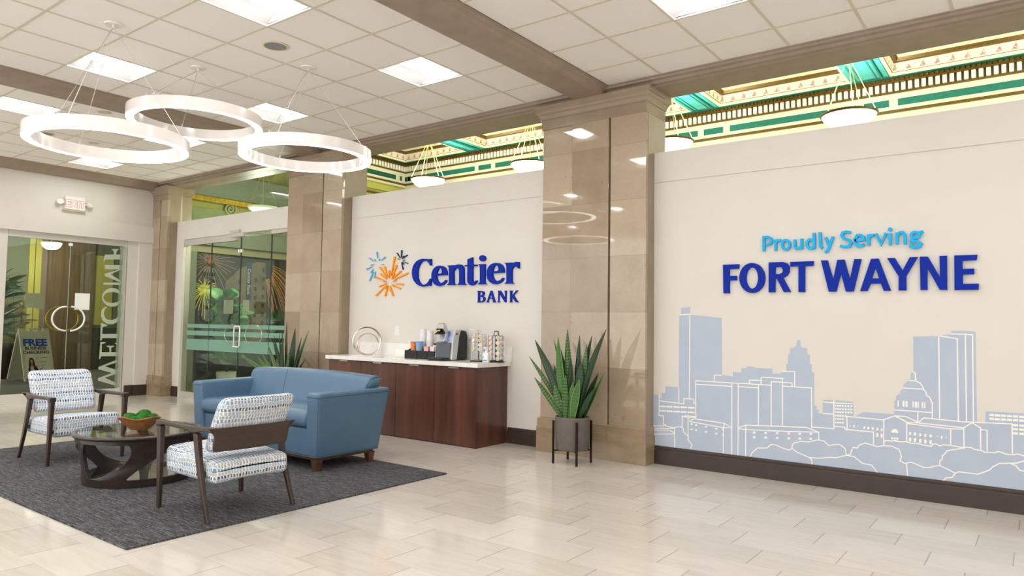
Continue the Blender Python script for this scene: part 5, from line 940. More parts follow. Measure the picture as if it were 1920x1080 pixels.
def sofa():
    root = empty('loveseat', (-6.70, 4.39, .012), 'blue leather loveseat with flared arms and dark wooden feet', 'sofa')
    HW = 1.105; D0, D1 = 0.0, .80
    fl_ = lambda v: v
    # arms
    for s in (-1, 1):
        def af(v, s=s):
            t = max(0, (v.z-.10)/.65); v.x += s*.035*t**1.2
            v.y += (-.03 if v.y < .4 else .12)*t*abs((v.y-.4)/.4)
            v.z += .012*(v.y-.1) if v.z > .6 else 0
            return v
        x0, x1 = (HW-.185, HW) if s > 0 else (-HW, -HW+.185)
        a = MB().rbox(x0, x1, .0, .79, .125, .752, .028, 8, af).build('arm', LEATHER, root)
        # piping round the arm top
        P = []
        for (px, py) in ((x1 if s > 0 else x0, .005), (x1 if s > 0 else x0, .785)):
            P.append(af(Vector((px, py, .712))))
        f0 = af(Vector((x0+.01, .0, .712))); f1 = af(Vector((x1-.01, .0, .712)))
        if s < 0: f0, f1 = f1, f0
        b0 = af(Vector(((x1 if s > 0 else x0)-s*.01, -.0, .15)))
        b0 = None
        m = MB().tube([f0, f1, P[0], P[0].lerp(P[1], .5), P[1]], .005, 6)
        lo = [af(Vector(((x1 if s > 0 else x0)-s*.012, .008, z))) for z in (.70, .5, .3, .14)]
        m.tube(lo, .004, 6); m.build('arm_piping', PIPING, a)
    # base front + sides
    MB().rbox(-HW+.1, HW-.1, .02, .72, .125, .40, .02, 6).build('base', LEATHER, root)
    # seat cushion
    def cf(v):
        k = cos(pi*v.x/2.1)
        if v.z > .5: v.z += .012*k
        if v.y < .1: v.y -= .018*sin(pi*max(0, min(1, (v.z-.395)/.17)))
        return v
    MB().rbox(-HW+.155, HW-.155, -.02, .60, .405, .565, .05, 12, cf).build('seat_cushion', LEATHER, root)
    # back
    def bf(v):
        t = (v.z-.35)/.55; v.y += .18*t; 
        w_ = max(0, (t-.55)/.45); v.x *= 1+.095*min(1, w_*1.6)
        v.z -= .03*(v.x/1.1)**2*max(0, t)
        return v
    bk = MB().rbox(-HW+.13, HW-.13, .50, .70, .35, .905, .06, 14, bf).build('backrest', LEATHER, root)
    sm = MB(); P = []
    for k in range(12):
        z = .56+.33*k/11; v = bf(Vector((-.30, .50, z))); P.append((v.x, v.y-.0015, v.z))
    sm.tube(P, .0022, 5).build('centre_seam', PIPING, bk)
    e = []
    for (yy, zz) in ((.515, .73), (.505, .80), (.53, .875), (.58, .898), (.66, .896)):
        v = bf(Vector((HW-.145, yy, zz))); e.append(v)
    MB().tube(e, .005, 6).build('back_piping', PIPING, bk)
    # wooden plinth and feet
    MB().box(-HW+.03, HW-.03, .03, .74, .098, .128).build('plinth', LEGWOOD, root, bevel=.004)
    for sx in (-1, 1):
        for sy, y in ((-1, .05), (1, .72)):
            m = MB(); quadbar(m, (sx*(HW-.065), y, .105), (sx*(HW-.055), y-.008, 0), (.085, .085), (.055, .055), 3); m.build('foot', LEGWOOD, root, bevel=.004)
    MB().tube([(-HW+.02, .0, .134), (HW-.02, .0, .134), (HW-.003, .02, .134), (HW-.003, .78, .134)], .0045, 6).build('base_piping', PIPING, root)
    return root
sofa()

def coffee_table():
    root = empty('coffee_table', (-6.62, 3.20, .012), 'round dark wood coffee table with swooping cut-out base and glass top', 'coffee table')
    ZT = .435; root.scale = (.885, .885, 1)
    rad = lambda z: .50 + .085*(z/ZT)**1.2
    def surf(th, z, off): r_ = rad(z)+off; return (r_*cos(th), r_*sin(th), z)
    def ribbon(m, lowf, highf, t0, t1, n, zs=5, closed=False):
        T = .034; out = []; inn = []
        for i in range(n if closed else n+1):
            t = t0+(t1-t0)*i/n; lo, hi = lowf(t), highf(t)
            for k in range(zs+1):
                a, z = lerp(lo[0], hi[0], k/zs), lerp(lo[1], hi[1], k/zs)
                out.append(surf(a, z, 0)); inn.append(surf(a, z, -T))
        N = len(out); w = zs+1; rows = n if closed else n; fs = []
        tot = n if closed else n+1
        for i in range(rows):
            j = (i+1) % tot
            for k in range(zs):
                fs.append((i*w+k, j*w+k, j*w+k+1, i*w+k+1)); fs.append((N+i*w+k, N+i*w+k+1, N+j*w+k+1, N+j*w+k))
            fs.append((i*w, N+i*w, N+j*w, j*w)); fs.append((i*w+zs, j*w+zs, N+j*w+zs, N+i*w+zs))
        m.add(out+inn, fs, False)
    m = MB()
    ribbon(m, lambda t: (t, .0), lambda t: (t, .07), 0, 2*pi, 96, 2, True)
    o1 = m.build('base_ring', REDWOOD, root)
    m = MB(); ribbon(m, lambda t: (t, .372), lambda t: (t, ZT), 0, 2*pi, 96, 3, True)
    # rounded rim lip
    vs = []; N = 96; prof = [(.585, ZT-.03), (.602, ZT-.018), (.607, ZT-.004), (.600, ZT+.006), (.585, ZT+.008), (.553, ZT+.006), (.553, ZT-.03)]
    for k in range(N):
        a = 2*pi*k/N; vs += [(q*cos(a), q*sin(a), z) for q, z in prof]
    n = len(prof); m.add(vs, [(k*n+i, ((k+1) % N)*n+i, ((k+1) % N)*n+(i+1) % n, k*n+(i+1) % n) for k in range(N) for i in range(n)], True)
    m.build('top_ring', REDWOOD, root)
    def bez(P, t):
        P = [Vector(p) for p in P]
        while len(P) > 1: P = [P[i].lerp(P[i+1], t) for i in range(len(P)-1)]
        return (P[0].x, P[0].y)
    for k in range(3):
        th = R(-37 + 120*k); d = R
        # swooping diagonal arm: lower edge / upper edge as curves in (angle, height)
        lo = [(th+d(-8), .0), (th+d(-2), .06), (th+d(16), .25), (th+d(48), .31), (th+d(66), .385)]
        hi = [(th+d(-66), .05), (th+d(-50), .07), (th+d(-12), .06), (th+d(6), .20), (th+d(10), .34), (th+d(0), .385)]
        m = MB(); ribbon(m, lambda t: bez(hi, t), lambda t: bez(lo, t), 0, 1, 22, 8)
        # slender upright on the far side of the rounded opening
        lo2 = [(th+d(-66), .04), (th+d(-52), .10), (th+d(-56), .25), (th+d(-52), .37)]
        hi2 = [(th+d(-40), .04), (th+d(-46), .16), (th+d(-49), .28), (th+d(-40), .37)]
        lo2 = [(a-d(5), z) for a, z in lo2]; hi2 = [(a-d(5), z) for a, z in hi2]
        ribbon(m, lambda t: bez(lo2, t), lambda t: bez(hi2, t), 0, 1, 14, 3)
        m.build('swoop_leg', REDWOOD, root, bevel=.004)
    MB().lathe([(.001, ZT-.002), (.553, ZT-.002), (.553, ZT+.006), (.001, ZT+.006)], seg=72, smooth=False, capb=False, capt=False).build('glass_top', TGLASS, root)
    MB().lathe([(.001, .060), (.468, .060), (.468, .068), (.001, .068)], seg=72, smooth=False, capb=False, capt=False).build('glass_shelf', TGLASS, root)
    return root
coffee_table()

# wooden bowl with moss balls on the table
bw = empty('wooden_bowl', (-6.60, 3.19, .455), 'rough hewn wooden bowl on the coffee table', 'bowl')
rnd = random.Random(3); N = 40; wob = [1+.06*sin(3*a+.6)+.035*sin(7*a+2)+rnd.uniform(-.01, .01) for a in [2*pi*k/N for k in range(N)]]
prof = [(.060, .0), (.085, .004), (.125, .045), (.160, .09), (.178, .112), (.172, .118), (.160, .108), (.115, .055), (.05, .025), (.001, .02)]
vs = []; fs = []
for i, (q, z) in enumerate(prof):
    for k in range(N):
        a = 2*pi*k/N; w_ = 1+(wob[k]-1)*(z/.118)*(1.0 if i < 7 else .8); zz = z+(.010*sin(4*a+1) if .1 < z else 0)
        vs.append((q*w_*cos(a)*1.08, q*w_*sin(a)*.95, zz))
for i in range(len(prof)-1):
    for k in range(N): fs.append((i*N+k, i*N+(k+1) % N, (i+1)*N+(k+1) % N, (i+1)*N+k))
fs.append(tuple(range(N))[::-1])
MB().add(vs, fs, False).build('bowl_body', BOWLWOOD, bw)
def mossball(rad, seed):
    m = MB(); rn = random.Random(seed); n, k2 = 14, 20; vs = [(0, 0, -rad*.75)]
    for i in range(1, n):
        for k in range(k2):
            p = pi*i/n; a = 2*pi*k/k2; q = rad*(1+rn.uniform(-.035, .035)); vs.append((q*sin(p)*cos(a), q*sin(p)*sin(a), -q*cos(p)*.78))
    vs.append((0, 0, rad*.78)); fs = []
    for k in range(k2): fs.append((0, 1+(k+1) % k2, 1+k)); fs.append((len(vs)-1, 1+(n-2)*k2+k, 1+(n-2)*k2+(k+1) % k2))
    for i in range(n-2):
        for k in range(k2): fs.append((1+i*k2+k, 1+i*k2+(k+1) % k2, 1+(i+1)*k2+(k+1) % k2, 1+(i+1)*k2+k))
    return m.add(vs, fs, True)
spots = [(-.10, -.055, .052, 'moss ball at the left front of the wooden bowl'), (.0, -.085, .062, 'large moss ball at the front of the wooden bowl'), (.10, -.03, .058, 'moss ball at the right of the wooden bowl'),
         (-.085, .05, .055, 'moss ball at the back left of the wooden bowl'), (.01, .03, .06, 'topmost moss ball in the middle of the wooden bowl'), (.075, .07, .05, 'moss ball at the back right of the wooden bowl'), (.065, -.085, .036, 'smallest moss ball, front right in the wooden bowl')]
for i, (x, y, q, l) in enumerate(spots):
    o = mossball(q, i).build('moss_ball', MOSS); o.location = (-6.60+x, 3.19+y, .455+.105+(.025 if i == 4 else 0)); tag(o, l, 'moss ball', 'green moss balls in the wooden bowl')

# ------------------------------------------------------------------ cabinets and worktop
ZB, ZW = .945, .995
DX = [-8.005, -7.335, -6.665, -5.995, -5.325]
for c_, (i0, i1, lab) in enumerate(((0, 2, 'walnut two-door base cabinet, left half, behind the sofa'), (2, 4, 'walnut two-door base cabinet, right half, nearest the column'))):
    root = empty('base_cabinet', (DX[i0], 6.44, 0), lab, 'cabinet', 'walnut base cabinets under the bank sign')
    x0, x1 = 0, DX[i1]-DX[i0]
    MB().box(x0, x1-(.022 if c_ else 0), .022, .605, .0, ZB).build('carcass', CAB, root)
    if c_: MB().box(x1-.022, x1, -.002, .605, .0, ZB).build('end_panel', CAB, root)
    for i in range(i0, i1):
        a, b = DX[i]-DX[i0]+.0025, DX[i+1]-DX[i0]-.0025-(.022 if (c_ and i == 3) else 0)
        d_ = MB().box(a, b, .0, .020, .012, ZB-.012).build('cabinet_door', CAB, root, bevel=.002)
        mid = DX[i]-DX[i0]+.335-(.0 if i < 3 else .005)
        MB().box(mid-.082, mid+.082, -.020, .004, ZB-.014, ZB-.009).box(mid-.082, mid+.082, -.022, -.018, ZB-.022, ZB-.009).build('edge_pull', STEEL, d_)
wt = empty('worktop', (-6.66, 6.73, ZB), 'white quartz worktop on the walnut cabinets', 'worktop')
MB().box(-1.375, 1.385, -.33, .317, 0, ZW-ZB).build('counter_slab', QUARTZ, wt, bevel=.003)
bs = MB().box(-8.035, -5.255, 7.028, 7.049, ZW, 1.172).build('backsplash', QUARTZ, bevel=.002); tag(bs, 'low white quartz upstand along the wall behind the worktop', 'backsplash')

def outlet(x, z, lab):
    root = empty('wall_outlet', (x, 7.05, z), lab, 'outlet')
    MB().box(-.048, .048, -.008, 0, -.07, .07).build('cover_plate', WHITEPL, root, bevel=.003)
    for dz in (-.026, .026): MB().box(-.022, .022, -.012, -.006, dz-.02, dz+.02).build('socket', mat('socket_white', 'E4E2DE', .4), root)
outlet(-7.285, 1.345, 'white wall outlet between ring sculpture and paper cups')
outlet(-5.915, 1.325, 'white wall outlet behind the coffee machine')

# ring sculpture
rs = empty('ring_sculpture', (-7.655, 6.82, ZW), 'polished interlocking ring sculpture at the left of the worktop', 'sculpture')
def band_ring(cz, rad, tilt, w, t, off, nm):
    m = MB(); N = 64; M = Matrix.Translation((off, 0, cz)) @ Matrix.Rotation(R(tilt), 4, 'Z') @ Matrix.Rotation(R(90), 4, 'X'); vs = []
    for k in range(N):
        a = 2*pi*k/N; tw = .35*sin(a+.6)
        for (dr, dz) in ((-t, -w), (t, -w), (t, w), (-t, w)):
            q = rad + dr*cos(tw)-dz*sin(tw); z = dr*sin(tw)+dz*cos(tw); vs.append(M @ Vector((q*cos(a), q*sin(a)*.99, z)))
    m.add(vs, [(4*k+i, 4*((k+1) % N)+i, 4*((k+1) % N)+(i+1) % 4, 4*k+(i+1) % 4) for k in range(N) for i in range(4)], True)
    o = m.build(nm, NICKEL, rs); e = o.modifiers.new('edge', 'EDGE_SPLIT'); e.split_angle = R(40); return o
band_ring(.203, .195, 38, .016, .006, 0, 'large_ring'); band_ring(.158, .15, 56, .014, .006, .02, 'small_ring')
# papers
m = MB(); M = Matrix.Translation((0, 0, 0)) @ Matrix.Rotation(.25, 4, 'Z')
m.box(-.24, .06, -.10, .12, 0, .0016, M); m.box(-.02, .26, -.08, .12, .0018, .003, Matrix.Rotation(-.2, 4, 'Z')); m.box(.06, .30, -.12, .08, .0032, .0042, Matrix.Rotation(.1, 4, 'Z'))
o = m.build('paper_sheets', PAPER); o.location = (-7.42, 6.62, ZW+.0005); tag(o, 'loose white paper sheets lying before the ring sculpture', 'paper')
# napkin box
nb = empty('napkin_dispenser', (-6.95, 6.86, ZW), 'cream napkin box left of the black cup organiser', 'napkin box')
MB().rbox(-.12, .10, -.06, .06, 0, .105, .012, 2).build('box_body', mat('cream_box', 'F1EBDD', .5), nb); MB().box(.10, .135, -.058, .058, .002, .1).build('box_end', mat('tan_box_end', 'B9A88C', .5), nb)
# organiser
og = empty('cup_organiser', (-6.47, 6.78, ZW), 'black sloped wire organiser holding cups and packets', 'organiser')
x0, x1, y0, y1 = -.27, .27, -.12, .12
m = MB().box(x0, x1, y0, y1, 0, .006).box(x0, x1, y0, y0+.006, 0, .105).box(x0, x1, y1-.006, y1, 0, .20)
for xx in (x0, -.05, .13, x1-.006):
    m.add([(xx, y0, 0), (xx, y1, 0), (xx, y1, .20), (xx, y0+.06, .105), (xx, y0, .105), (xx+.006, y0, 0), (xx+.006, y1, 0), (xx+.006, y1, .20), (xx+.006, y0+.06, .105), (xx+.006, y0, .105)], [(0,1,2,3,4), (9,8,7,6,5), (0,5,6,1), (1,6,7,2), (2,7,8,3), (3,8,9,4), (4,9,5,0)])
m.box(x0, x1, -.02, -.014, 0, .09); m.build('tray', BLACK, og)
def cup(x, y, z, r0, r1, h, mm, lab, nm='paper_cup', cat='cup', grp=None):
    root = empty(nm, (x, y, z), lab, cat, grp)
    MB().lathe([(r0, 0), (r1, h), (r1-.002, h), (r0-.003, .004), (.001, .004)], seg=24, capt=False).tube([(r1*cos(a), r1*sin(a), h) for a in [2*pi*k/24 for k in range(24)]], .0025, 6, closed=True).build('cup_body', mm, root)
    return root
ORC = mat('orange_cup', 'D9803A', .5, noise=('C96A28', 14, (1, 1, 1))); BLC = mat('blue_cup', '6F9ED6', .5)
cup(-6.66, 6.745, ZW+.075, .036, .042, .14, ORC, 'orange printed cup at the left of the organiser')
bc = cup(-6.535, 6.725, ZW+.07, .040, .050, .15, BLC, 'light blue printed cup next to the orange cup')
MB().lathe([(.0442, .04), (.0475, .09)], seg=24, capb=False, capt=False).build('printed_motif', mat('cup_motif', '96A39C', .5, noise=('6F9ED6', 40, (1, 1, 1))), bc)
def cupstack(x, y, z, n, lab):
    root = empty('cup_stack', (x, y, z), lab, 'cup stack', 'stacks of white foam cups')
    for k in range(n):
        zz = k*.021; m = MB().lathe([(.040, .12+zz), (.0515, .0+zz)], seg=24, capb=False).tube([(.052*cos(a), .052*sin(a), zz+.003) for a in [2*pi*q/24 for q in range(24)]], .003, 6, closed=True)
        m.build('nested_cup', SLAT if False else WHITEPL, root)
cupstack(-6.585, 6.84, ZW+.055, 11, 'taller white foam cup stack behind the orange cup')
cupstack(-6.455, 6.84, ZW+.055, 10, 'shorter white foam cup stack beside the coffee machine')
for (x, lab, col) in ((-6.40, 'pink sweetener packets right of the blue cup', 'E9B0AE'), (-6.29, 'pale pink sweetener packets at the machine side of the organiser', 'F0D6D2')):
    m = MB()
    for k in range(6): m.box(-.038, .038, -.03+.011*k, -.025+.011*k, 0, .075+.002*(k % 2))
    o = m.build('sweetener_packets', mat('packet_'+col, col, .6)); o.location = (x, 6.735, ZW+.085); tag(o, lab, 'packets')
st = MB().box(-.06, .06, -.035, .035, 0, .16).build('filter_packet', mat('cream_packet', 'E4DCCB', .5)); st.location = (-6.32, 6.85, ZW+.02); tag(st, 'cream packet standing behind the pink packets', 'packet')

# coffee machine with open brew head
cm = empty('coffee_machine', (-6.03, 6.67, ZW), 'single cup coffee machine with its brew head tipped open', 'coffee machine')
def hull(m, P, y0, y1):   # side profile in x-z extruded in y
    n = len(P); vs = [(a, y0, b) for a, b in P]+[(a, y1, b) for a, b in P]
    return m.add(vs, [tuple(range(n)), tuple(range(2*n-1, n-1, -1))]+[(i, (i+1) % n, n+(i+1) % n, n+i) for i in range(n)])
# the machine faces the left front: front at -x, body turned slightly
RM = R(90); cm.rotation_euler = (0, 0, RM)
m = MB(); hull(m, [(.05, .01), (.27, .01), (.275, .30), (.25, .37), (.13, .385), (.085, .30)], -.135, .135); m.build('water_tank_side', BLACK, cm, bevel=.012)
m = MB(); hull(m, [(-.04, .01), (.06, .01), (.10, .30), (.135, .388), (.03, .385), (-.01, .30)], -.145, .145); m.build('front_housing', SILVER, cm, bevel=.010)
m = MB(); hull(m, [(-.052, .03), (-.035, .03), (-.028, .225), (-.045, .225)], -.115, .115); m.build('drip_backplate', MGREY, cm, bevel=.003)
m = MB(); hull(m, [(-.19, .0), (.24, .0), (.24, .018), (-.185, .018)], -.125, .125); m.rbox(-.20, -.03, -.11, .11, .015, .038, .008, 3); m.build('drip_tray', DGREY, cm)
m = MB().box(-.035, -.012, -.075, -.02, .255, .285); m.build('display', mat('lcd_blue', '2E6FC4', .3, emit='3E7FE0', es=.5), cm)
m = MB().box(-.026, -.0, -.08, -.01, .30, .365); m.build('button_panel', mat('button_blue', '5B7FB0', .3), cm)
m = MB().box(.03, .07, -.1475, -.144, .32, .345); m.build('badge', MGREY, cm)
for z in (.14, .20, .26): MB().lathe([(.012, 0), (.010, .004)], (0, 0, 0), 14, M=Matrix.Translation((.18, -.1345, z)) @ Matrix.Rotation(pi/2, 4, 'X')).build('side_button', DGREY, cm)
h = MB(); hull(h, [(-.10, .24), (-.02, .23), (.0, .36), (-.06, .46), (-.11, .455), (-.115, .40), (-.05, .33)], -.06, .06); ho = h.build('brew_head', SILVER, cm, bevel=.012)
h = MB(); hull(h, [(-.165, .325), (-.08, .33), (-.03, .355), (-.06, .40), (-.13, .395), (-.10, .365)], -.052, .052); h.build('open_jaw', BLACK, ho, bevel=.006)
MB().rbox(-.10, -.045, -.03, .03, .452, .468, .006, 2).build('head_button', mat('amber_button', 'D79A1B', .4), ho)
MB().box(-.13, -.118, -.02, .02, .365, .385).build('brew_needle_plate', GOLDM, ho)

# pod carousels
def pod(parent, c, d, rad, col, cream=True):
    """one capsule: centre c, outward direction d"""
    z = Vector(d).normalized(); q = z.to_track_quat('Z', 'Y').to_matrix().to_4x4()
    M = Matrix.Translation(c) @ q
    m = MB().lathe([(rad*.68, -.036), (rad*.93, -.002), (rad, 0), (rad, .002), (rad*.95, .003)], (0, 0, 0), 16, M=M)
    o = m.build('pod', POD_SIDE, parent)
    m = MB().lathe([(rad*.9, .003), (.0005, .0036)], (0, 0, 0), 16, M=M, capb=False); m.build('pod_lid', col, o)
    return o
POD_SIDE = mat('pod_white', 'EDEBE8', .4)
LID = {k: mat('lid_'+k, v, .4, noise=(w, 60, (1, 1, 1))) for k, v, w in (('pink', 'E86A9A', 'F3D9D4'), ('cream', 'EFE3BE', 'E9A85A'), ('orange', 'E4673A', 'F6F0EA'), ('gold', 'C79A2E', 'E6D9A8'), ('white', 'E9E7E2', 'A9A6A0'), ('blush', 'F0C9BE', 'F7EEE8'), ('green', 'B9C78A', 'E9E3C4'))}
def podthing(root, world, d, rad, lid, lab, grp):
    t = empty('coffee_pod', world, lab, 'coffee pod', grp)
    pod(t, (0, 0, 0), d, rad, LID[lid])
def rack(loc, label, rad, H, nrow, ncol, lids, kind):
    root = empty('pod_carousel', loc, label, 'pod rack')
    MB().lathe([(rad*1.08, 0), (rad*1.08, .010), (rad*.6, .018), (.012, .02)], seg=32).build('turntable_base', BLACK, root)
    MB().tube([(0, 0, .01), (0, 0, H)], .010 if kind else .008, 10).build('centre_post', IRON, root)
    m = MB(); rr2 = rad*.92
    for k in range(ncol):
        a = 2*pi*k/ncol + .35
        for da in (-.30, .30): m.tube([(rr2*cos(a+da), rr2*sin(a+da), .015), (rr2*cos(a+da), rr2*sin(a+da), H-.01)], .0022, 5)
    for z in (.02, H-.01): m.tube([(rr2*cos(a), rr2*sin(a), z) for a in [2*pi*q/32 for q in range(32)]], .0028, 6, closed=True)
    for k in range(3):
        a = 2*pi*k/3; m.tube([(0, 0, H-.01), (rr2*cos(a), rr2*sin(a), H-.01)], .0022, 5)
    m.build('wire_frame', IRON if kind else STEEL, root)
    if kind: MB().tube([(-.035, 0, H-.008), (-.03, 0, H+.045), (.03, 0, H+.045), (.035, 0, H-.008)], .006, 6, scl=(1, 2)).build('top_handle', MGREY, root)
    else: MB().tube([(-.018, 0, H-.008), (-.020, 0, H+.02), (-.008, 0, H+.045), (.008, 0, H+.045), (.020, 0, H+.02), (.018, 0, H-.008)], .004, 6).build('top_loop', STEEL, root)
    for k in range(ncol):
        a = 2*pi*k/ncol + .35
        if cos(a-R(-40)) < -.05: continue     # the side nobody sees
        for j in range(nrow):
            l = lids(k, j)
            if l is None:
                MB().tube([(rr2*cos(a)+.022*cos(t)*-sin(a), rr2*sin(a)+.022*cos(t)*cos(a), .045+(H-.075)*j/(nrow-1)+.022*sin(t)) for t in [2*pi*q/14 for q in range(14)]], .0022, 5, closed=True).build('empty_holder', STEEL, root); continue
            z = .045+(H-.075)*j/(nrow-1)
            podthing(root, (loc[0]+rr2*1.02*cos(a), loc[1]+rr2*1.02*sin(a), loc[2]+z), (cos(a), sin(a), .12), .026, l,
                     ('%s-lidded coffee pod on the %s pod carousel' % (l, 'right, five-tier' if kind else 'left, half-empty')), 'coffee pods on the %s carousel' % ('right' if kind else 'left'))
rack((-5.585, 6.79, ZW), 'silver wire pod carousel, half empty, beside the coffee machine', .098, .345, 6, 6,
     lambda k, j: (None if j < 2 else ('gold' if (k+j) % 3 == 0 else ('white' if (k+j) % 3 == 1 else 'blush'))), 0)
rack((-5.352, 6.84, ZW), 'dark wire pod carousel full of bright pods, right end of worktop', .10, .33, 5, 6,
     lambda k, j: ('pink' if (j+k) % 2 == 0 else 'cream') if k % 2 == 0 else ('orange' if j > 1 and k % 3 == 0 else 'blush' if j % 2 else 'green'), 1)
bt = empty('sanitizer_bottle', (-5.345, 6.64, ZW), 'clear pump bottle of hand gel in front of the pod carousels', 'bottle')
MB().rbox(-.045, .045, -.022, .022, .0, .12, .014, 3).build('bottle_body', mat('clear_gel', 'D9E4E6', .1, 0, .5, coat=.5), bt)
MB().box(-.036, .036, -.0235, -.0225, .02, .085).build('bottle_label', mat('label_white', 'E6EDEA', .5), bt)
MB().box(-.034, -.018, -.0242, -.0236, .05, .078).build('label_leaf', mat('label_green', '6FB56A', .5), bt); MB().box(-.034, .034, -.0242, -.0236, .02, .036).build('label_strip', mat('label_blue', '7F93B0', .5), bt)
MB().lathe([(.016, .118), (.016, .14), (.007, .145), (.007, .168)], seg=16).rbox(-.034, .012, -.009, .009, .166, .184, .006, 2).build('pump', WHITEPL, bt)
o = MB().box(-.13, .11, -.012, .012, 0, .004, Matrix.Rotation(-.08, 4, 'Z')).build('stir_stick', mat('stir_stick', '8E8880', .4)); o.location = (-5.62, 6.56, ZW+.0005); tag(o, 'thin grey stirrer lying before the coffee machine', 'stirrer')

# ------------------------------------------------------------------ snake plants in planters on stands
def blade(base, tip, w, mm, parent, bend, tw, n=14):
    B_, T_ = Vector(base), Vector(tip); L = (T_-B_); side = L.cross(Vector((sin(tw), -cos(tw), 0.2))).normalized()
    nrm = side.cross(L).normalized(); vs = []; uvs = []; fs = []
    for i in range(n+1):
        t = i/n; c_ = B_.lerp(T_, t) + Vector(bend)*sin(pi*t)*.5 - Vector(bend)*.0
        wd = w*1.12*(.55+.75*min(1, t*2.2))*(1-max(0, (t-.55)/.45)**1.9)*.77 + .0012
        for j in range(5):
            s_ = -1+j/2; vs.append(c_ + side*wd*s_*.5 + nrm*(abs(s_)**2)*wd*.16); uvs.append(((s_+1)/2, t*L.length))
    for i in range(n):
        for j in range(4): fs.append((5*i+j, 5*i+j+1, 5*i+j+6, 5*i+j+5))
    m = MB().add(vs, fs, True); o = m.build('leaf', mm, parent, fix=False); uv = o.data.uv_layers.new(name='uv')
    for l in o.data.loops: uv.data[l.index].uv = uvs[l.vertex_index]
    sd = o.modifiers.new('solid', 'SOLIDIFY'); sd.thickness = .004
def snake_plant(loc, label, leaves):
    root = empty('snake_plant', loc, label, 'potted plant', 'snake plants in charcoal planters')
    MB().lathe([(.001, .0), (.168, .0), (.178, .012), (.184, .33), (.184, .345), (.170, .345), (.166, .31), (.001, .305)], (0, 0, .145), 48, capb=False, capt=False).build('planter_pot', POTM, root)
    MB().lathe([(.001, .458), (.166, .452)], (0, 0, 0), 32, capb=False, capt=False).build('soil', SOIL, root)
    for a in (45, 135, 225, 315):
        x, y = .205*cos(R(a)), .205*sin(R(a)); MB().box(x-.009, x+.009, y-.009, y+.009, 0, .45).build('stand_leg', IRON, root)
    m = MB()
    for a in (45, 135):
        c_, s_ = cos(R(a)), sin(R(a)); m.tube([(.205*c_, .205*s_, .135), (-.205*c_, -.205*s_, .135)], .008, 6)
    m.build('stand_cross', IRON, root)
    for (bx, by, tx, ty, tz, w, mm, b) in leaves:
        blade((bx, by, .42), (tx, ty, tz), w, mm, root, (b, 0, 0), random.uniform(-.35, .35))
D_, B2, L_ = LEAF_D, LEAF_B, LEAF_L
snake_plant((-4.02, 6.475, 0), 'tall snake plant in charcoal pot on black stand, before the large column', [
    (-.05, .02, -.59, .02, 1.10, .050, B2, .06), (-.07, -.05, -.46, -.06, .88, .060, B2, .05), (-.05, .03, -.50, .0, 1.29, .085, D_, .05), (-.02, .05, -.29, .06, 1.30, .055, L_, .03),
    (.0, .04, -.22, .05, 1.25, .075, D_, .02), (-.03, -.02, -.18, -.02, 1.33, .085, L_, -.05), (.0, .0, -.075, .0, 1.415, .10, B2, .0), (.03, .03, .06, .03, 1.35, .06, D_, .0),
    (.0, -.03, -.01, -.03, 1.12, .10, D_, .02), (.06, .02, .15, .03, 1.26, .07, B2, .02), (.05, .04, .20, .05, 1.35, .08, D_, -.03), (.07, .0, .41, -.02, 1.42, .085, D_, -.08),
    (.08, .03, .29, .04, .96, .06, D_, -.03), (.08, -.04, .31, -.05, .82, .05, D_, -.03), (.09, .05, .34, .08, .97, .035, L_, .0), (-.03, -.09, -.035, -.09, .93, .075, B2, .0),
    (.02, -.08, .05, -.08, .86, .07, L_, .0), (.06, -.10, .15, -.11, .90, .075, L_, -.02), (-.07, -.04, -.20, -.05, .82, .08, B2, -.02), (-.04, .05, -.26, .02, 1.02, .08, D_, .02), (.05, -.01, .10, .0, 1.08, .09, D_, .0)])
snake_plant((-8.98, 6.47, 0), 'snake plant rising behind the blue sofa, beside the middle stone column', [
    (.0, .0, -.06, .0, 1.46, .085, D_, .0), (.03, .02, .12, .02, 1.36, .085, D_, .0), (-.02, -.02, -.17, .0, 1.33, .04, D_, .0), (-.03, .02, -.27, .02, 1.26, .07, D_, .0),
    (-.04, .0, -.36, .0, 1.23, .07, D_, .02), (-.05, .02, -.43, .02, 1.19, .06, D_, .03), (-.05, -.03, -.53, .0, 1.11, .06, B2, .03), (-.06, -.04, -.75, -.02, .90, .07, L_, .06),
    (-.07, .02, -1.24, .0, .91, .06, L_, .20), (-.05, -.05, -.62, -.03, .95, .06, B2, .05), (.02, -.06, -.20, -.06, .90, .08, B2, .0), (.06, .02, .47, .0, 1.33, .06, L_, -.06),
    (.06, -.02, .38, -.02, 1.13, .08, D_, -.04), (.07, .0, .40, .0, .91, .06, D_, -.04), (.03, -.05, .10, -.05, 1.05, .085, B2, .0), (-.04, .04, -.30, .03, 1.02, .08, D_, .0), (-.02, -.06, -.09, -.06, 1.12, .09, D_, .0), (.05, .03, .26, .03, 1.22, .07, D_, .0)])

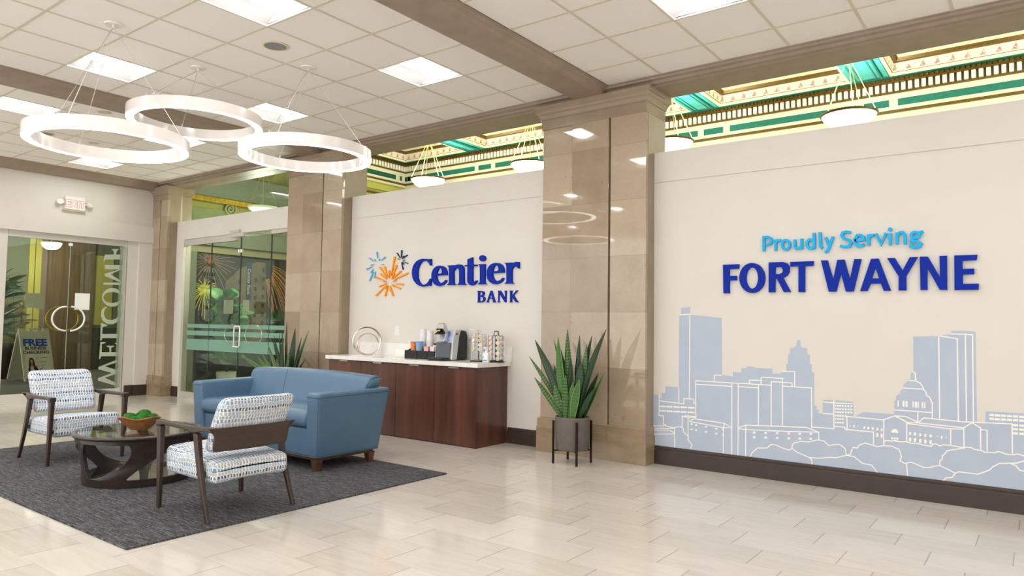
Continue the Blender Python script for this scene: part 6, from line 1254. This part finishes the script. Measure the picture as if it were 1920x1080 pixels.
# leafy plants in the entry and lobby
def oval_leaf(m, base, d, L, w, droop, n=7, roll=Vector((0, 0, 1))):
    d = Vector(d).normalized(); side = d.cross(roll)
    if side.length < .1: side = Vector((1, 0, 0))
    side.normalize(); vs = []; fs = []
    for i in range(n+1):
        t = i/n; c_ = Vector(base)+d*L*t-Vector((0, 0, droop*t*t)); wd = w*sin(pi*min(.98, .05+t*.93))**.8
        up = side.cross(d); vs += [c_-side*wd/2+up*wd*.12, c_, c_+side*wd/2+up*wd*.12]
    for i in range(n):
        for j in range(2): fs.append((3*i+j, 3*i+j+1, 3*i+j+4, 3*i+j+3))
    m.add(vs, fs, True)
def leafy(name, loc, label, h, n, L, w, mm, pot, seed, potr=.19, poth=.33):
    root = empty(name, loc, label, 'potted plant'); rn = random.Random(seed)
    MB().lathe([(.001, 0), (potr*.85, 0), (potr, poth), (potr-.02, poth), (.001, poth-.03)], seg=32, capb=False, capt=False).build('plant_pot', pot, root)
    m = MB(); f = MB(); stems = []
    for k in range(4):
        a = rn.uniform(0, 2*pi); tip = (.12*cos(a), .12*sin(a), h*rn.uniform(.75, .98)); stems.append(tip)
        m.tube([(0, 0, poth-.04), (tip[0]*.4, tip[1]*.4, h*.4), tip], [.014, .010, .005], 7)
    m.build('stem', STEM, root)
    for k in range(n):
        s_ = stems[k % 4]; t = rn.uniform(.12, 1); a = rn.uniform(0, 2*pi)
        b = (s_[0]*t, s_[1]*t, poth+(s_[2]-poth)*t); oval_leaf(f, b, (cos(a), sin(a), rn.uniform(.1, .9)), L*rn.uniform(.7, 1.1), w*rn.uniform(.7, 1.1), rn.uniform(.02, .3)*L, roll=Vector((rn.uniform(-.3, 1.2), rn.uniform(-1.0, .2), rn.uniform(.0, .7))))
    f.build('foliage', mm, root)
leafy('fiddle_leaf_plant', (-12.85, 7.85, 0), 'large-leaved plant in white pot just inside the glass entry', 2.05, 110, .42, .30, FIG, WHITEPL, 5, .2, .46)
leafy('fiddle_leaf_plant', (-13.2, 9.2, 0), 'dark leafy plant deeper inside the entry, behind the door handle', 1.9, 40, .32, .20, mat('dark_fig_leaf', '1F4A22', .4), mat('dark_pot', '2B2A26', .5), 8)
leafy('tropical_plant', (-19.9, 6.20, 0), 'tall tropical plant in a black pot behind the sandwich board', 2.75, 90, .62, .11, PALM, mat('black_pot', '17181A', .4), 11, .32, .85)
leafy('tropical_plant', (-21.0, 6.95, 0), 'orange tipped tropical plant against the olive casing', 2.3, 26, .45, .08, mat('orange_leaf', '8A6A32', .5, noise=('5A6A3A', 4, (1, 1, 1))), mat('black_pot2', '17181A', .4), 13, .2, .6)
